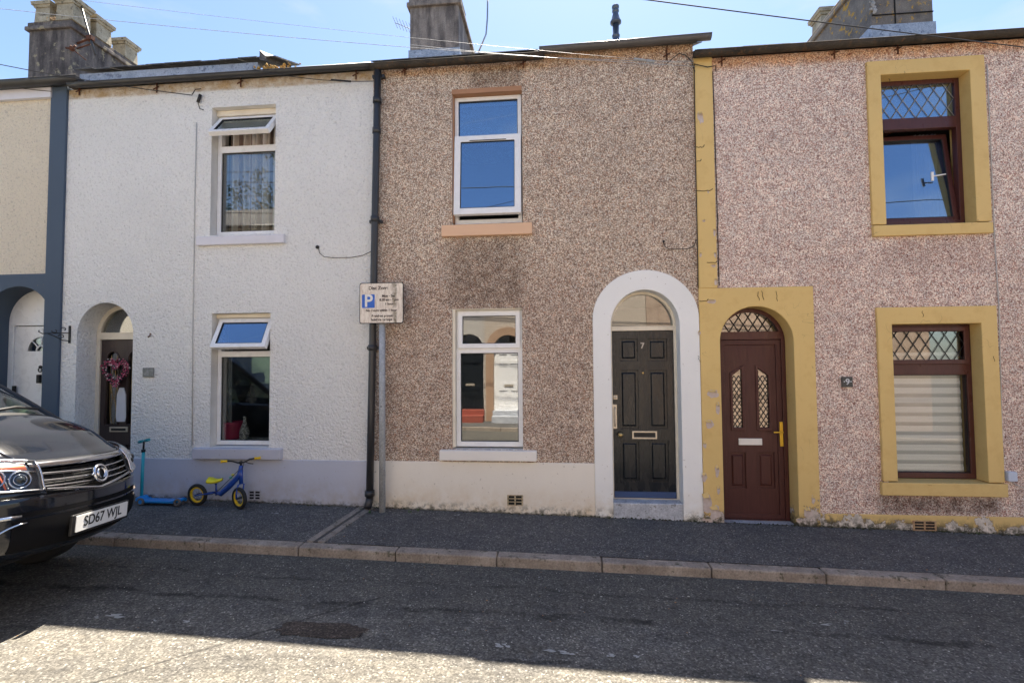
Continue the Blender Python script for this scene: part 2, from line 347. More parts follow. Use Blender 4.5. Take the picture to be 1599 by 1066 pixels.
class MB:
    def __init__(s): s.bm = bmesh.new(); s.mi = 0
    def face(s, vs, mi=None):
        try: f = s.bm.faces.new(vs)
        except ValueError: return None
        f.material_index = s.mi if mi is None else mi
        return f
    def box(s, x0, x1, y0, y1, z0, z1, mi=None):
        v = [s.bm.verts.new((x, y, z)) for x in (x0, x1) for y in (y0, y1) for z in (z0, z1)]
        for q in ((0, 1, 3, 2), (4, 6, 7, 5), (0, 4, 5, 1), (2, 3, 7, 6), (0, 2, 6, 4), (1, 5, 7, 3)): s.face([v[i] for i in q], mi)
        return s
    def hexa(s, a, b, mi=None):
        "two quads (lists of 4 points) joined"
        A = [s.bm.verts.new(p) for p in a]; B = [s.bm.verts.new(p) for p in b]
        s.face(A, mi); s.face(B[::-1], mi)
        for i in range(4): s.face([A[i], B[i], B[(i+1) % 4], A[(i+1) % 4]], mi)
        return s
    def prism(s, pts, y0, y1, mi=None, holes=(), himi=None, axis='Y'):
        "pts (x,z) polygon with holes, solid between y0 and y1"
        def P(p, y): return (p[0], y, p[1]) if axis == 'Y' else ((y, p[0], p[1]) if axis == 'X' else (p[0], p[1], y))
        loops = [pts] + list(holes)
        for y in (y0, y1):
            es = []; vs = []
            for lp in loops:
                v = [s.bm.verts.new(P(p, y)) for p in lp]; vs.append(v)
                es += [s.bm.edges.new((v[i], v[(i+1) % len(v)])) for i in range(len(v))]
            if len(loops) == 1 and len(pts) <= 4: s.face(vs[0], mi)
            else:
                g = bmesh.ops.triangle_fill(s.bm, edges=es, use_beauty=True, normal=(0, 1, 0) if axis == 'Y' else ((1, 0, 0) if axis == 'X' else (0, 0, 1)))
                for f in g['geom']:
                    if isinstance(f, bmesh.types.BMFace): f.material_index = s.mi if mi is None else mi
            if y == y0: A = vs
            else: B = vs
        for k, (a, b) in enumerate(zip(A, B)):
            for i in range(len(a)):
                j = (i+1) % len(a); s.face([a[i], a[j], b[j], b[i]], (himi if (k and himi is not None) else mi))
        return s
    def tube(s, pts, r, n=8, mi=None, cap=True, rs=None):
        pts = [Vector(p) for p in pts]; rings = []; prev = None
        for i, p in enumerate(pts):
            t = (pts[min(i+1, len(pts)-1)] - pts[max(i-1, 0)]).normalized()
            if prev is None: a = t.cross(Vector((0, 0, 1)) if abs(t.z) < .9 else Vector((1, 0, 0))).normalized()
            else: a = (prev - t*prev.dot(t)).normalized()
            prev = a; b = t.cross(a); rr = rs[i] if rs else r
            rings.append([s.bm.verts.new(p + (a*math.cos(2*math.pi*k/n) + b*math.sin(2*math.pi*k/n))*rr) for k in range(n)])
        for A, B in zip(rings, rings[1:]):
            for k in range(n):
                f = s.face([A[k], A[(k+1) % n], B[(k+1) % n], B[k]], mi)
                if f: f.smooth = True
        if cap: s.face(rings[0][::-1], mi); s.face(rings[-1], mi)
        return s
    def lathe(s, c, prof, n=20, axis=(0, 0, 1), mi=None, cap=True):
        "prof [(r,h)] round axis through c"
        ax = Vector(axis).normalized(); q = Vector((0, 0, 1)).rotation_difference(ax); c = Vector(c); rings = []
        for r, h in prof:
            rings.append([s.bm.verts.new(c + q @ Vector((r*math.cos(2*math.pi*k/n), r*math.sin(2*math.pi*k/n), h))) for k in range(n)])
        for A, B in zip(rings, rings[1:]):
            for k in range(n):
                f = s.face([A[k], A[(k+1) % n], B[(k+1) % n], B[k]], mi)
                if f: f.smooth = True
        if cap and prof[0][0] > 1e-5: s.face(rings[0][::-1], mi)
        if cap and prof[-1][0] > 1e-5: s.face(rings[-1], mi)
        return s
    def torus(s, c, R_, r, axis=(0, 1, 0), n=32, m=10, mi=None, sq=1.0):
        return s.lathe(c, [(R_ + r*math.cos(2*math.pi*k/m), r*sq*math.sin(2*math.pi*k/m)) for k in range(m+1)], n, axis, mi, False)
    def ball(s, c, r, sub=1, mi=None, sc=(1, 1, 1), jit=0):
        g = bmesh.ops.create_icosphere(s.bm, subdivisions=sub, radius=r)
        for v in g['verts']:
            j = 1 + (rnd.uniform(-jit, jit) if jit else 0)
            v.co = Vector((v.co.x*sc[0]*j, v.co.y*sc[1]*j, v.co.z*sc[2]*j)) + Vector(c)
            for f in v.link_faces: f.material_index = s.mi if mi is None else mi; f.smooth = not jit
        return s
    def grid(s, P, mi=None, smooth=True, closed=False):
        V = [[s.bm.verts.new(p) for p in row] for row in P]
        for A, B in zip(V, V[1:]):
            for k in range(len(A)-1):
                f = s.face([A[k], A[k+1], B[k+1], B[k]], mi)
                if f: f.smooth = smooth
        return V
    def build(s, name, mats, parent=None, bevel=0, smooth=False, keep=False):
        bm = s.bm
        if not keep: bmesh.ops.remove_doubles(bm, verts=bm.verts, dist=1e-5)
        bmesh.ops.recalc_face_normals(bm, faces=bm.faces)
        o_ = worg(parent) if parent else Vector((0, 0, 0))
        if parent: bmesh.ops.translate(bm, verts=bm.verts, vec=-o_)
        me = bpy.data.meshes.new(name); bm.to_mesh(me); bm.free()
        for m in (mats if isinstance(mats, (list, tuple)) else [mats]): me.materials.append(m)
        o = bpy.data.objects.new(name, me); COL.objects.link(o)
        if parent: o.parent = parent
        ORG[o.name] = o_
        if bevel:
            b = o.modifiers.new('bevel', 'BEVEL'); b.width = bevel; b.segments = 2; b.limit_method = 'ANGLE'; b.angle_limit = R(40)
        return o

def text(name, body, loc, size, mat, parent, align='CENTER', off=0, ext=.001, rot=(math.pi/2, 0, 0), xs=1.0):
    c = bpy.data.curves.new(name, 'FONT'); c.body = body; c.size = size; c.align_x = align; c.align_y = 'CENTER'; c.offset = off; c.extrude = ext
    c.materials.append(mat); o = bpy.data.objects.new(name, c); COL.objects.link(o)
    o.rotation_euler = rot; o.location = Vector(loc) - (worg(parent) if parent else Vector((0, 0, 0))); o.scale = (xs, 1, 1)
    bpy.context.view_layer.update(); me = bpy.data.meshes.new_from_object(o.evaluated_get(bpy.context.evaluated_depsgraph_get()))
    ro, lo, sc = o.rotation_euler.copy(), o.location.copy(), o.scale.copy(); bpy.data.objects.remove(o)
    o = bpy.data.objects.new(name, me); COL.objects.link(o); o.rotation_euler = ro; o.location = lo; o.scale = sc
    if not me.materials: me.materials.append(mat)
    if parent: o.parent = parent
    return o
def rect(x0, x1, z0, z1): return [(x0, z0), (x1, z0), (x1, z1), (x0, z1)]
def arch(x0, x1, z0, zs, zt, n=24):
    "door-shaped outline: springs at zs, crown at zt (elliptic)"
    c = (x0+x1)/2; a = (x1-x0)/2; b = zt-zs
    return [(x0, z0), (x1, z0)] + [(c + a*math.cos(t), zs + b*math.sin(t)) for t in [math.pi*i/n for i in range(n+1)]]
def rp_(TL, BR, Y=0):
    a, b = wp(*TL, Y), wp(*BR, Y); return a.x, b.x, b.z, a.z     # x0,x1,z0,z1
def ring(mb, x0, x1, z0, z1, wd, y0, y1, mi=None, wb=None):
    "rectangular frame"
    wb = wd if wb is None else wb
    return mb.prism(rect(x0, x1, z0, z1), y0, y1, mi, [rect(x0+wd, x1-wd, z0+wb, z1-wd)])
def diamonds(mb, x0, x1, z0, z1, y, n, r=.004, zt=None):
    "leaded lattice: crossing bars clipped to the pane; zt(x) gives the top"
    wdt = x1-x0; h = z1-z0; st_ = wdt/n; k = 1.55
    for sgn in (1, -1):
        e_ = int(h/k/st_)+2; i = -e_
        while i < n+e_:
            xs = x0 + i*st_
            pts = []
            for j in range(41):
                z = z0 + h*j/40; x = xs + sgn*(z-z0)/k
                if x0 <= x <= x1 and (zt is None or z <= zt(x)): pts.append((x, y, z))
            if len(pts) > 1: mb.tube([pts[0], pts[-1]], r, 4)
            i += 1
    return mb

# ================================================================== GROUND
def sheet(name, prof, x0, x1, mat, nx=60, jit=0, lab=None, kind='structure', parent=None):
    mb = MB(); P = []
    for i in range(nx+1):
        x = x0 + (x1-x0)*i/nx
        P.append([(x, y, gz(x)+z + (rnd.uniform(-jit, jit) if jit else 0)) for y, z in prof])
    mb.grid(P); o = mb.build(name, mat, parent); tag(o, kind=kind); return o
mb = MB(); mb.grid([[(x, y, gz(x)-.45) for y in (-400, -30, 30, 400)] for x in (-400, -40, 40, 400)], smooth=False)
tag(mb.build('ground', m_ground), kind='structure')
KY = -1.15           # kerb face
NX0, NX1 = -16, 16
def roadz(y):
    t = (y - KY)/(-7.0-KY); return -.13 + .09*4*t*(1-t)
prof = [(KY + (-7.0-KY)*i/16, roadz(KY + (-7.0-KY)*i/16)) for i in range(17)]
sheet('road', prof, NX0, NX1, m_road, 120, .0012)
sheet('pavement', [(.0, -.003), (-.3, -.010), (-.65, -.024), (-1.02, -.042)], NX0, NX1, m_pave, 120, .0015)
sheet('pavement', [(-7.13, -.042), (-8.12, -.003)], NX0, NX1, m_pave, 60)
# kerb stones
j0 = gp(620, 858, -.045).x; LST = .943
mb = MB()
for side in (0, 1):
    i = -18
    while i < 18:
        xa = j0 + i*LST + .004; xb = j0 + (i+1)*LST - .004; i += 1
        if xa < NX0 or xb > NX1: continue
        dz = rnd.uniform(-.004, .004); dy = rnd.uniform(-.004, .004)
        y0, y1 = (KY+dy, KY+.128) if side == 0 else (-7.13, -7.0+dy)
        a = [(xa, y0, gz(xa)-.3), (xa, y1, gz(xa)-.3), (xa, y1, gz(xa)-.039+dz), (xa, y0, gz(xa)-.043+dz)]
        b = [(xb, y0, gz(xb)-.3), (xb, y1, gz(xb)-.3), (xb, y1, gz(xb)-.039+dz), (xb, y0, gz(xb)-.043+dz)]
        mb.hexa(a, b)
o = mb.build('kerb', m_kerb, None, .013); tag(o, kind='structure')
# stone drain channel crossing the pavement below the downpipe
def strip(name, a, b, wdt, h, mat, z=-.0):
    "flat stone laid from a to b (x,y)"
    a = Vector(a); b = Vector(b); d = (b-a).normalized(); p = Vector((-d.y, d.x))*wdt/2
    def Z(q): return gz(q.x) - .042*min(1, max(0, -q.y/1.02)) + h + z
    mb = MB(); q = [a-p, a+p, b+p, b-p]
    mb.hexa([(v.x, v.y, Z(v)-.08) for v in q], [(v.x, v.y, Z(v)) for v in q]); return mb
c0 = gp(568, 795); c1 = gp(492, 848, -.04)
for off in (-.055, .055):
    mb = strip('x', (c0.x+off, -.02), (c1.x+off-.02, -1.02), .07, .010, m_kerb)
    tag(mb.build('drain_channel', mat_stone('channel_stone', (.16, .14, .12), (.32, .28, .24), 6, (.06, .06, .04)), None, .008), kind='structure')
mb = strip('x', (c0.x, -.02), (c1.x-.02, -1.02), .05, .004, m_blackfill)
tag(mb.build('drain_channel', mat_stone('channel_bed', (.05, .048, .045), (.09, .085, .08), 9)), kind='structure')
# lighter trench repair in the pavement at the right
pp = [gp(1372, 838), gp(1458, 870, -.03), gp(1556, 872, -.03), gp(1480, 838)]
mb = MB(); f = [mb.bm.verts.new((p.x, max(p.y, -1.0), gz(p.x) - .042*min(1, max(0, -p.y/1.02)) + .004)) for p in pp]; mb.face(f)
tag(mb.build('pavement_patch', m_patch), kind='structure')
# worn brown patch in the road
mb = MB(); c = gp(500, 981, -.06)
n = 30; V = []
for k in range(n):
    a = 2*math.pi*k/n; rr = 1+rnd.uniform(-.12, .12)
    sx, sy = .30*rr*(abs(math.cos(a))**.6)*(1 if math.cos(a) > 0 else -1), .095*rr*(abs(math.sin(a))**.6)*(1 if math.sin(a) > 0 else -1)
    x, y = c.x+sx, c.y+sy; V.append(mb.bm.verts.new((x, y, gz(x)+roadz(y)+.004)))
mb.face(V); tag(mb.build('road_patch', m_brownpatch), kind='structure')

# ================================================================== HOUSE PIECES
BOT = -.35
def wall_mb(outer, holes, mi_h=1, y1=.32):
    return MB().prism(outer, 0, y1, 0, holes, mi_h)

def upvc_window(house, op_, frame_y, fw_, mat, glassmat, transom, name='window', top=None, low='fixed', lowsash=None, topsash=None, label=None, cream=None):
    """op_ = (x0,x1,z0,z1) opening; transom = (z0,z1); top/low = 'fixed' | 'bead'"""
    x0, x1, z0, z1 = op_
    y0, y1 = frame_y, frame_y+.07
    mb = MB()
    mb.prism(rect(x0, x1, z0, z1), y0, y1, 0, [rect(x0+fw_, x1-fw_, transom[1], z1-fw_), rect(x0+fw_, x1-fw_, z0+fw_*1.15, transom[0])])
    win = mb.build(name, mat, house, .004)
    if label: win['label'] = label
    return win
def pane(win, x0, x1, z0, z1, y, mat=None, name='pane'):
    mb = MB(); mb.box(x0, x1, y, y+.006, z0, z1)
    return mb.build(name, mat or m_glass, win)
def gasket(win, x0, x1, z0, z1, y, wd=.007):
    mb = MB(); ring(mb, x0, x1, z0, z1, wd, y-.001, y+.010); return mb.build('gasket', m_gasket, win)
def open_sash(win, x0, x1, z0, z1, y, ang, hinge, mat, glassmat, wd=.055, leads=0, th=.05, handle=True):
    "sash swung about its top ('top', bottom comes out) or bottom ('bottom', top goes in)"
    def tr(bm):
        zc = z1 if hinge == 'top' else z0
        M_ = Matrix.Translation((0, y, zc)) @ Matrix.Rotation(ang if hinge == 'top' else ang, 4, 'X') @ Matrix.Translation((0, -y, -zc))
        bmesh.ops.transform(bm, matrix=M_, verts=bm.verts)
    mb = MB(); ring(mb, x0, x1, z0, z1, wd, y-.012, y+th); tr(mb.bm)
    s = mb.build('sash', mat, win, .005)
    mb = MB(); ring(mb, x0+wd, x1-wd, z0+wd, z1-wd, .006, y-.008, y+.012); tr(mb.bm); mb.build('gasket', m_gasket, win)
    mb = MB(); mb.box(x0+wd, x1-wd, y+.004, y+.010, z0+wd, z1-wd); tr(mb.bm); mb.build('pane', glassmat, win)
    if leads:
        mb = MB(); diamonds(mb, x0+wd, x1-wd, z0+wd, z1-wd, y+.001, leads); tr(mb.bm); mb.build('lead_lattice', m_lead, win)
    return s
def sill(win, x0, x1, z0, z1, y0, mat, back=.1, name='sill'):
    mb = MB(); mb.hexa([(x0, y0, z0), (x1, y0, z0), (x1, back, z0), (x0, back, z0)], [(x0, y0, z1-.012), (x1, y0, z1-.012), (x1, back, z1), (x0, back, z1)])
    return mb.build(name, mat, win, .008)
def room(house, x0, x1, z0, z1, y0=.32, y1=2.6):
    mb = MB(); t = .06
    mb.box(x0-t, x1+t, y1, y1+t, z0-t, z1+t); mb.box(x0-t, x0, y0, y1, z0-t, z1+t); mb.box(x1, x1+t, y0, y1, z0-t, z1+t)
    mb.box(x0, x1, y0, y1, z0-t, z0); mb.box(x0, x1, y0, y1, z1, z1+t)
    return mb.build('room_interior', m_room, house)
def vent(house, px, py, pw, ph, mat, cols=2, rows=4, Y=0):
    a, b = wp(px, py, Y), wp(px+pw, py+ph, Y); x0, x1, z0, z1 = a.x, b.x, b.z, a.z
    hs = []; cw = (x1-x0-.016*(cols+1))/cols; rh = (z1-z0-.010*(rows+1))/rows
    for i in range(cols):
        for j in range(rows):
            xx = x0+.016+i*(cw+.016); zz = z0+.010+j*(rh+.010); hs.append(rect(xx, xx+cw, zz, zz+rh))
    mb = MB().prism(rect(x0, x1, z0, z1), Y-.008, Y+.03, 0, hs); mb.box(x0+.004, x1-.004, Y-.003, Y+.028, z0+.004, z1-.004, 1)  # black slab close behind the face paints the shade inside the slots
    return mb.build('air_vent', [mat, m_blackfill], house)

def gutter(house, x0, x1, z, y=-.09, r=.055, mat=None, dz=0.0, cap=True):
    "half-round gutter with outlets, joints and stop end"
    mb = MB(); n = 12; P = []
    N = 24
    for i in range(N+1):
        x = x0+(x1-x0)*i/N; zz = z + dz*i/N + rnd.uniform(-.002, .002)
        P.append([(x, y - r*math.cos(math.pi*k/n), zz - r*math.sin(math.pi*k/n)) for k in range(n+1)])
    mb.grid(P)
    P2 = [[(p[0], y+(p[1]-y)*.88, p[2]*1.0+.006) for p in row] for row in P]; mb.grid(P2)
    for i in (0, N):
        mb.face([mb.bm.verts.new(p) for p in P[i]])
    k = x0+.9
    while k < x1-.2:
        t = (k-x0)/(x1-x0); zz = z+dz*t
        mb.grid([[(k+s_*.035, y - (r+.006)*math.cos(math.pi*q/n), zz+.004 - (r+.006)*math.sin(math.pi*q/n)) for q in range(n+1)] for s_ in (-1, 1)])
        k += 1.83
    # lip roll
    mb.tube([(x0, y-r, z+.002), (x1, y-r, z+dz+.002)], .006, 6)
    return mb.build('gutter', mat, house)
def gutter_bracket(house, px, py, z):
    p = wp(px, py, -.01); mb = MB()
    mb.tube([(p.x, -.012, p.z-.05), (p.x, -.012, p.z+.07), (p.x, -.05, p.z+.10)], .008, 6)
    mb.tube([(p.x-.04, -.02, p.z-.01), (p.x+.035, -.02, p.z+.025)], .007, 6)
    return mb.build('gutter_bracket', m_rust, house)
EAVE = 5.335
def roof(house, x0, x1, eave=EAVE, pitch=28, mat=None, ridge=True, gap=0):
    "slated front and back slopes, each course a stepped strip with ragged slate tails"
    mb = MB(); y = -.10; z = eave+.02; t = math.tan(R(pitch)); course = .30; rows = 13
    for rr in range(rows):
        ya = y + rr*course; yb = ya + course + .06; x = x0 + (-.12 if rr % 2 else 0)
        while x < x1:
            xa, xb = max(x, x0), min(x+.25, x1)
            if xb-xa > .02:
                ja = rnd.uniform(-.008, .008); jz = rnd.uniform(0, .006)
                za = z + (ya+ja-y)*t + jz + .012; zb = z + (yb-y)*t + .004
                mb.hexa([(xa+.002, ya+ja, za-.010), (xb-.002, ya+ja, za-.010), (xb-.002, yb, zb-.010), (xa+.002, yb, zb-.010)],
                        [(xa+.002, ya+ja, za), (xb-.002, ya+ja, za), (xb-.002, yb, zb), (xa+.002, yb, zb)])
            x += .25
    yr = y + rows*course; zr = z + (yr-y)*t
    mb.hexa([(x0, y+.02, z-.02), (x1, y+.02, z-.02), (x1, yr, zr-.02), (x0, yr, zr-.02)], [(x0, y+.02, z-.012), (x1, y+.02, z-.012), (x1, yr, zr-.012), (x0, yr, zr-.012)])
    mb.hexa([(x0, yr, zr-.02), (x1, yr, zr-.02), (x1, yr*2+.1, z-.02), (x0, yr*2+.1, z-.02)], [(x0, yr, zr), (x1, yr, zr), (x1, yr*2+.1, z), (x0, yr*2+.1, z)])
    mb.tube([(x0, yr, zr+.01), (x1, yr, zr+.01)], .09, 10)
    return mb.build('roof', mat or m_slate, house)
def backwalls(house, x0, x1, mat):
    "rear, party and floor shell so the house is solid"
    mb = MB(); T_ = EAVE-.2; mb.box(x0, x1, 7.4, 7.6, BOT, T_)
    mb.box(x0, x0+.1, .32, 7.4, BOT, T_); mb.box(x1-.1, x1, .32, 7.4, BOT, T_); mb.box(x0, x1, .33, 7.4, T_+.001, T_+.012)
    return mb.build('rear_shell', mat, house)

def panel_raise(mb, x0, x1, z0, z1, y, rec=.020, mi=0, zt=None):
    "recessed panel with raised field; sits in a hole of a leaf whose face is at y"
    b = min(.028, (x1-x0)*.18)
    P = [(x0, y+rec, z0), (x1, y+rec, z0), (x1, y+rec, z1), (x0, y+rec, z1)]
    Q = [(x0+b, y+rec, z0+b), (x1-b, y+rec, z0+b), (x1-b, y+rec, z1-b), (x0+b, y+rec, z1-b)]
    T = [(x0+b*1.5, y+.003, z0+b*1.5), (x1-b*1.5, y+.003, z0+b*1.5), (x1-b*1.5, y+.003, z1-b*1.5), (x0+b*1.5, y+.003, z1-b*1.5)]
    V = [[mb.bm.verts.new(p) for p in L_] for L_ in (P, Q, T)]
    for A, B in zip(V, V[1:]):
        for i in range(4): mb.face([A[i], A[(i+1) % 4], B[(i+1) % 4], B[i]], mi)
    mb.face(V[2], mi)

# ================================================================== HOUSE 3 (far left)
xP5 = wp(100, 400).x                      # boundary between house 3 pilaster and white house
xPil0 = wp(75, 400).x
h3 = empty('terrace_house', (xPil0-2, 0, 0), 'cream roughcast terrace house with blue-grey pilaster, cut off at the left edge', 'house')
d3x1 = wp(78, 560).x; d3x0 = d3x1 - .93; d3top = wp(43, 447).z; d3sp = wp(43, 500).z
w3 = wp(-170, 360).x
a3 = arch(d3x0, d3x1, BOT, d3sp, d3top)
band = wp(40, 428).z
gut3 = wp(40, 136).z
x3L = -13.0
mb = MB().prism([(x3L, band), (xPil0, band), (xPil0, EAVE), (x3L, EAVE)], 0, .32, 0)
mb.build('wall', m_cream, h3)
mb = MB().prism([(x3L, BOT), (d3x0, BOT)] + a3[2:][::-1] + [(d3x1, BOT), (xPil0, BOT), (xPil0, band), (x3L, band)], -.012, .32)
mb.build('door_surround', m_slateblue, h3, .004)
mb = MB().prism(rect(xPil0, xP5, BOT, EAVE-.02), -.03, .32, 0); mb.build('pilaster', m_slateblue, h3, .006)
backwalls(h3, x3L, xP5-.005, m_cream); roof(h3, x3L, xP5)
# fascia + gutter of house 3 ends proud of its neighbour
ge = wp(112, 120, -.12)
mb = MB(); mb.box(x3L, xPil0+.02, -.05, -.004, EAVE-.16, EAVE-.03); mb.build('fascia', m_whlilac, h3)
gutter(h3, x3L, wp(124, 118, -.13).x, EAVE+.015, -.12, .065, m_iron)
dy = .27
def white_door3():
    x0, x1 = d3x0, d3x1; zb = gz(x0)+.10
    fr = MB().prism(arch(x0, x1, zb, d3sp, d3top), dy, dy+.07, 0, [rect(x0+.07, x1-.07, zb+.02, wp(60, 508, dy).z)])
    fr_o = fr.build('door_frame', m_upvc, h3, .004)
    zt = wp(60, 508, dy).z
    X0, X1 = x0+.075, x1-.075
    W_ = X1-X0; px = lambda q: X0+W_*q
    cz = wp(60, 548, dy).z
    fan = [(px(.5)+.20*math.cos(a), cz+.19*math.sin(a)) for a in [math.pi*i/14 for i in range(15)]]
    pan = [rect(px(.14), px(.44), zb+.2, zb+.72), rect(px(.56), px(.86), zb+.2, zb+.72)]
    leaf = MB().prism(rect(X0, X1, zb+.03, zt-.01), dy+.02, dy+.06, 0, [fan]+pan)
    for r_ in pan: panel_raise(leaf, r_[0][0], r_[1][0], r_[0][1], r_[2][1], dy+.02)
    lf = leaf.build('door', m_upvc, h3, .003)
    g = MB().prism(fan, dy+.035, dy+.041); g.build('pane', m_glass, lf)
    s = MB()
    for a in (math.pi/4, math.pi/2, 3*math.pi/4):
        s.tube([(px(.5)+.06*math.cos(a), dy+.028, cz+.06*math.sin(a)), (px(.5)+.2*math.cos(a), dy+.028, cz+.19*math.sin(a))], .009, 6)
    s.tube([(px(.5)+.07*math.cos(a), dy+.026, cz+.07*math.sin(a)) for a in [math.pi*i/10 for i in range(11)]], .014, 6)
    s.build('fanlight_bars', m_upvc, lf)
    k = MB(); p = wp(63, 575, dy); k.torus((p.x, dy-.002, p.z-.02), .026, .007); k.ball((p.x, dy, p.z+.02), .02, 2); k.build('door_knocker', m_gasket, lf)
    p = wp(61, 584, dy); k = MB(); k.box(p.x-.022, p.x+.022, dy-.02, dy+.02, p.z-.12, p.z-.005); k.build('key_safe', m_gasket, lf, .008)
    p = wp(65, 518, dy); text('house_number', '3', (p.x, dy+.016, p.z), .10, m_alu, lf)
    p = wp(24, 608, dy); k = MB(); k.box(p.x-.015, p.x+.015, dy-.03, dy, p.z-.06, p.z+.05); k.build('door_handle', m_gasket, lf)
white_door3()
room(h3, d3x0-.2, d3x1+.2, BOT, 2.6)

# ================================================================== HOUSE 5 (white)
xB = wp(582, 420).x
h5 = empty('terrace_house', ((xP5+xB)/2, 0, 0), 'white roughcast terrace house with two open top-hung windows and grey plinth', 'house')
pl5 = wp(400, 717).z
d5x0, d5x1 = wp(118, 600).x, wp(206, 600).x; d5top = wp(178, 472).z; d5sp = wp(178, 522).z
U5 = rp_((328, 166), (429, 365)); U5 = (wp(329, 300).x, wp(429, 300).x, wp(380, 366).z, wp(380, 165.5).z)
L5 = (wp(329, 600).x, wp(421, 600).x, wp(375, 698).z, wp(375, 488.5).z)
holes = [rect(*U5), rect(*L5), arch(d5x0, d5x1, pl5+.0, d5sp, d5top)]
wl = MB().prism([(xP5, pl5), (d5x0, pl5)] + arch(d5x0, d5x1, pl5, d5sp, d5top)[2:][::-1] + [(d5x1, pl5), (xB, pl5), (xB, EAVE-.06), (xP5, EAVE-.06)], 0, .32, 0, [rect(*U5), rect(*L5)], 1)
wl.build('wall', [m_white, m_revealw], h5)
mb = MB(); mb.prism(rect(xP5, d5x0, BOT, pl5), -.012, .32); mb.prism(rect(d5x1, xB, BOT, pl5), -.012, .32); mb.build('plinth', m_greyplinth, h5, .006)
mb = MB(); mb.box(d5x0, d5x1, .02, .5, BOT, gz(d5x0)+.06); mb.build('door_step', m_step, h5, .01)
backwalls(h5, xP5+.005, xB-.005, m_white); roof(h5, xP5+.005, xB, EAVE-.055)
room(h5, U5[0]-.8, U5[1]+.6, U5[2]-.6, U5[3]+.3); room(h5, L5[0]-.55, L5[1]+.6, L5[2]-.5, L5[3]+.3); room(h5, d5x0-.08, d5x1+.02, BOT, 2.5, .34, 1.6)
gz5 = EAVE - .005
gutter(h5, wp(104, 130, -.1).x+.05, xB+.03, EAVE-.055, -.105, .044, m_iron)
for px, py in ((124, 143), (245, 139), (376, 130), (556, 118)): gutter_bracket(h5, px, py, 0)
# upper window
FY = .11
tz1, tz0 = wp(390, 227, FY).z, wp(390, 237, FY).z
win = upvc_window(h5, (U5[0]+.005, U5[1]-.003, U5[2]+.012, U5[3]-.075), FY, .05, m_upvc, m_glass, (tz0, tz1))
mb = MB(); mb.box(U5[0]+.004, U5[1]-.004, FY-.03, FY+.08, U5[3]-.072, U5[3]-.003); mb.build('lintel_board', m_upvcold, win, .004)
pane(win, U5[0]+.055, U5[1]-.053, U5[2]+.069, tz0, FY+.03, m_glass); gasket(win, U5[0]+.055, U5[1]-.053, U5[2]+.069, tz0, FY+.018)
open_sash(win, U5[0]+.045, U5[1]-.02, tz1-.005, U5[3]-.09, FY-.01, R(-38), 'top', m_upvc, m_glassu, .05)
s0, s1 = wp(306, 373, -.04), wp(443, 373, -.04)
sill(win, s0.x, s1.x, wp(380, 381, -.04).z, wp(380, 366, -.04).z, -.045, m_whlilac, .15)
# lower window
tz1, tz0 = wp(380, 548, FY).z, wp(380, 557, FY).z
win = upvc_window(h5, (L5[0]+.005, L5[1]-.003, L5[2]+.010, L5[3]-.055), FY, .045, m_upvc, m_glass, (tz0, tz1))
mb = MB(); mb.box(L5[0]+.004, L5[1]-.004, FY-.03, FY+.08, L5[3]-.052, L5[3]-.003); mb.build('lintel_board', m_upvcold, win, .004)
pane(win, L5[0]+.05, L5[1]-.048, L5[2]+.062, tz0, FY+.03, m_glass); gasket(win, L5[0]+.05, L5[1]-.048, L5[2]+.062, tz0, FY+.018)
open_sash(win, L5[0]+.04, L5[1]-.015, tz1-.005, L5[3]-.065, FY-.01, R(-27), 'top', m_upvc, m_glassu, .055)
s0, s1 = wp(300, 706, -.06), wp(438, 706, -.06)
sill(win, s0.x, s1.x, wp(370, 717, -.06).z, wp(370, 699, -.06).z, -.07, m_greysill, .15)
vent(h5, 388, 765, 20, 15, m_greyvent, 2, 3, -.012)
# door 5
dy = .26
zb = gz(d5x0)+.06
def arched_frame(house, x0, x1, zb, zs, zt, tr0, tr1, y, mat, fwid=.05, glass=None, th=.08):
    a = arch(x0, x1, zb, zs, zt)
    c = (x0+x1)/2; A = (x1-x0)/2-fwid; B = zt-zs-fwid; zg = max(tr1, zs)
    fan = [(c+A*math.cos(t), zs+B*math.sin(t)) for t in [math.pi*i/20 for i in range(21)]]
    if tr1 < zs: fan = [(c+A, tr1)] + fan + [(c-A, tr1)]
    else: fan = [p for p in fan if p[1] > tr1+.004]; hx = A*math.sqrt(max(0, 1-((tr1-zs)/B)**2)); fan = [(c+hx, tr1)] + fan + [(c-hx, tr1)]
    fr = MB().prism(a, y, y+th, 0, [fan, rect(x0+fwid, x1-fwid, zb+.01, tr0)]).build('door_frame', mat, house, .004)
    MB().prism(fan, y+.035, y+.041).build('fanlight_pane', glass or m_glass, fr)
    return fr, fan
tr1, tr0 = wp(180, 519, dy).z, wp(180, 530, dy).z
fr5, _ = arched_frame(h5, d5x0, d5x1, zb, d5sp, d5top, tr0, tr1, dy, m_upvcold, .055)
X0, X1 = d5x0+.058, d5x1-.058; W_ = X1-X0
zA = wp(180, 663, dy).z; zB = wp(180, 548, dy).z
lt = [arch(X0+W_*.13, X0+W_*.40, zA, zB-.12, zB, 12), arch(X0+W_*.60, X0+W_*.87, zA, zB-.12, zB, 12)]
pn = [rect(X0+W_*.13, X0+W_*.42, zb+.14, zA-.26), rect(X0+W_*.58, X0+W_*.87, zb+.14, zA-.26)]
lf = MB().prism(rect(X0, X1, zb+.02, tr0-.006), dy+.02, dy+.065, 0, lt+pn)
for r_ in pn: panel_raise(lf, r_[0][0], r_[1][0], r_[0][1], r_[2][1], dy+.02)
for l_ in lt:
    lf.tube([(p[0], dy+.016, p[1]) for p in l_+[l_[0]]], .012, 6)
leaf5 = lf.build('door', m_darkwood, h5, .003)
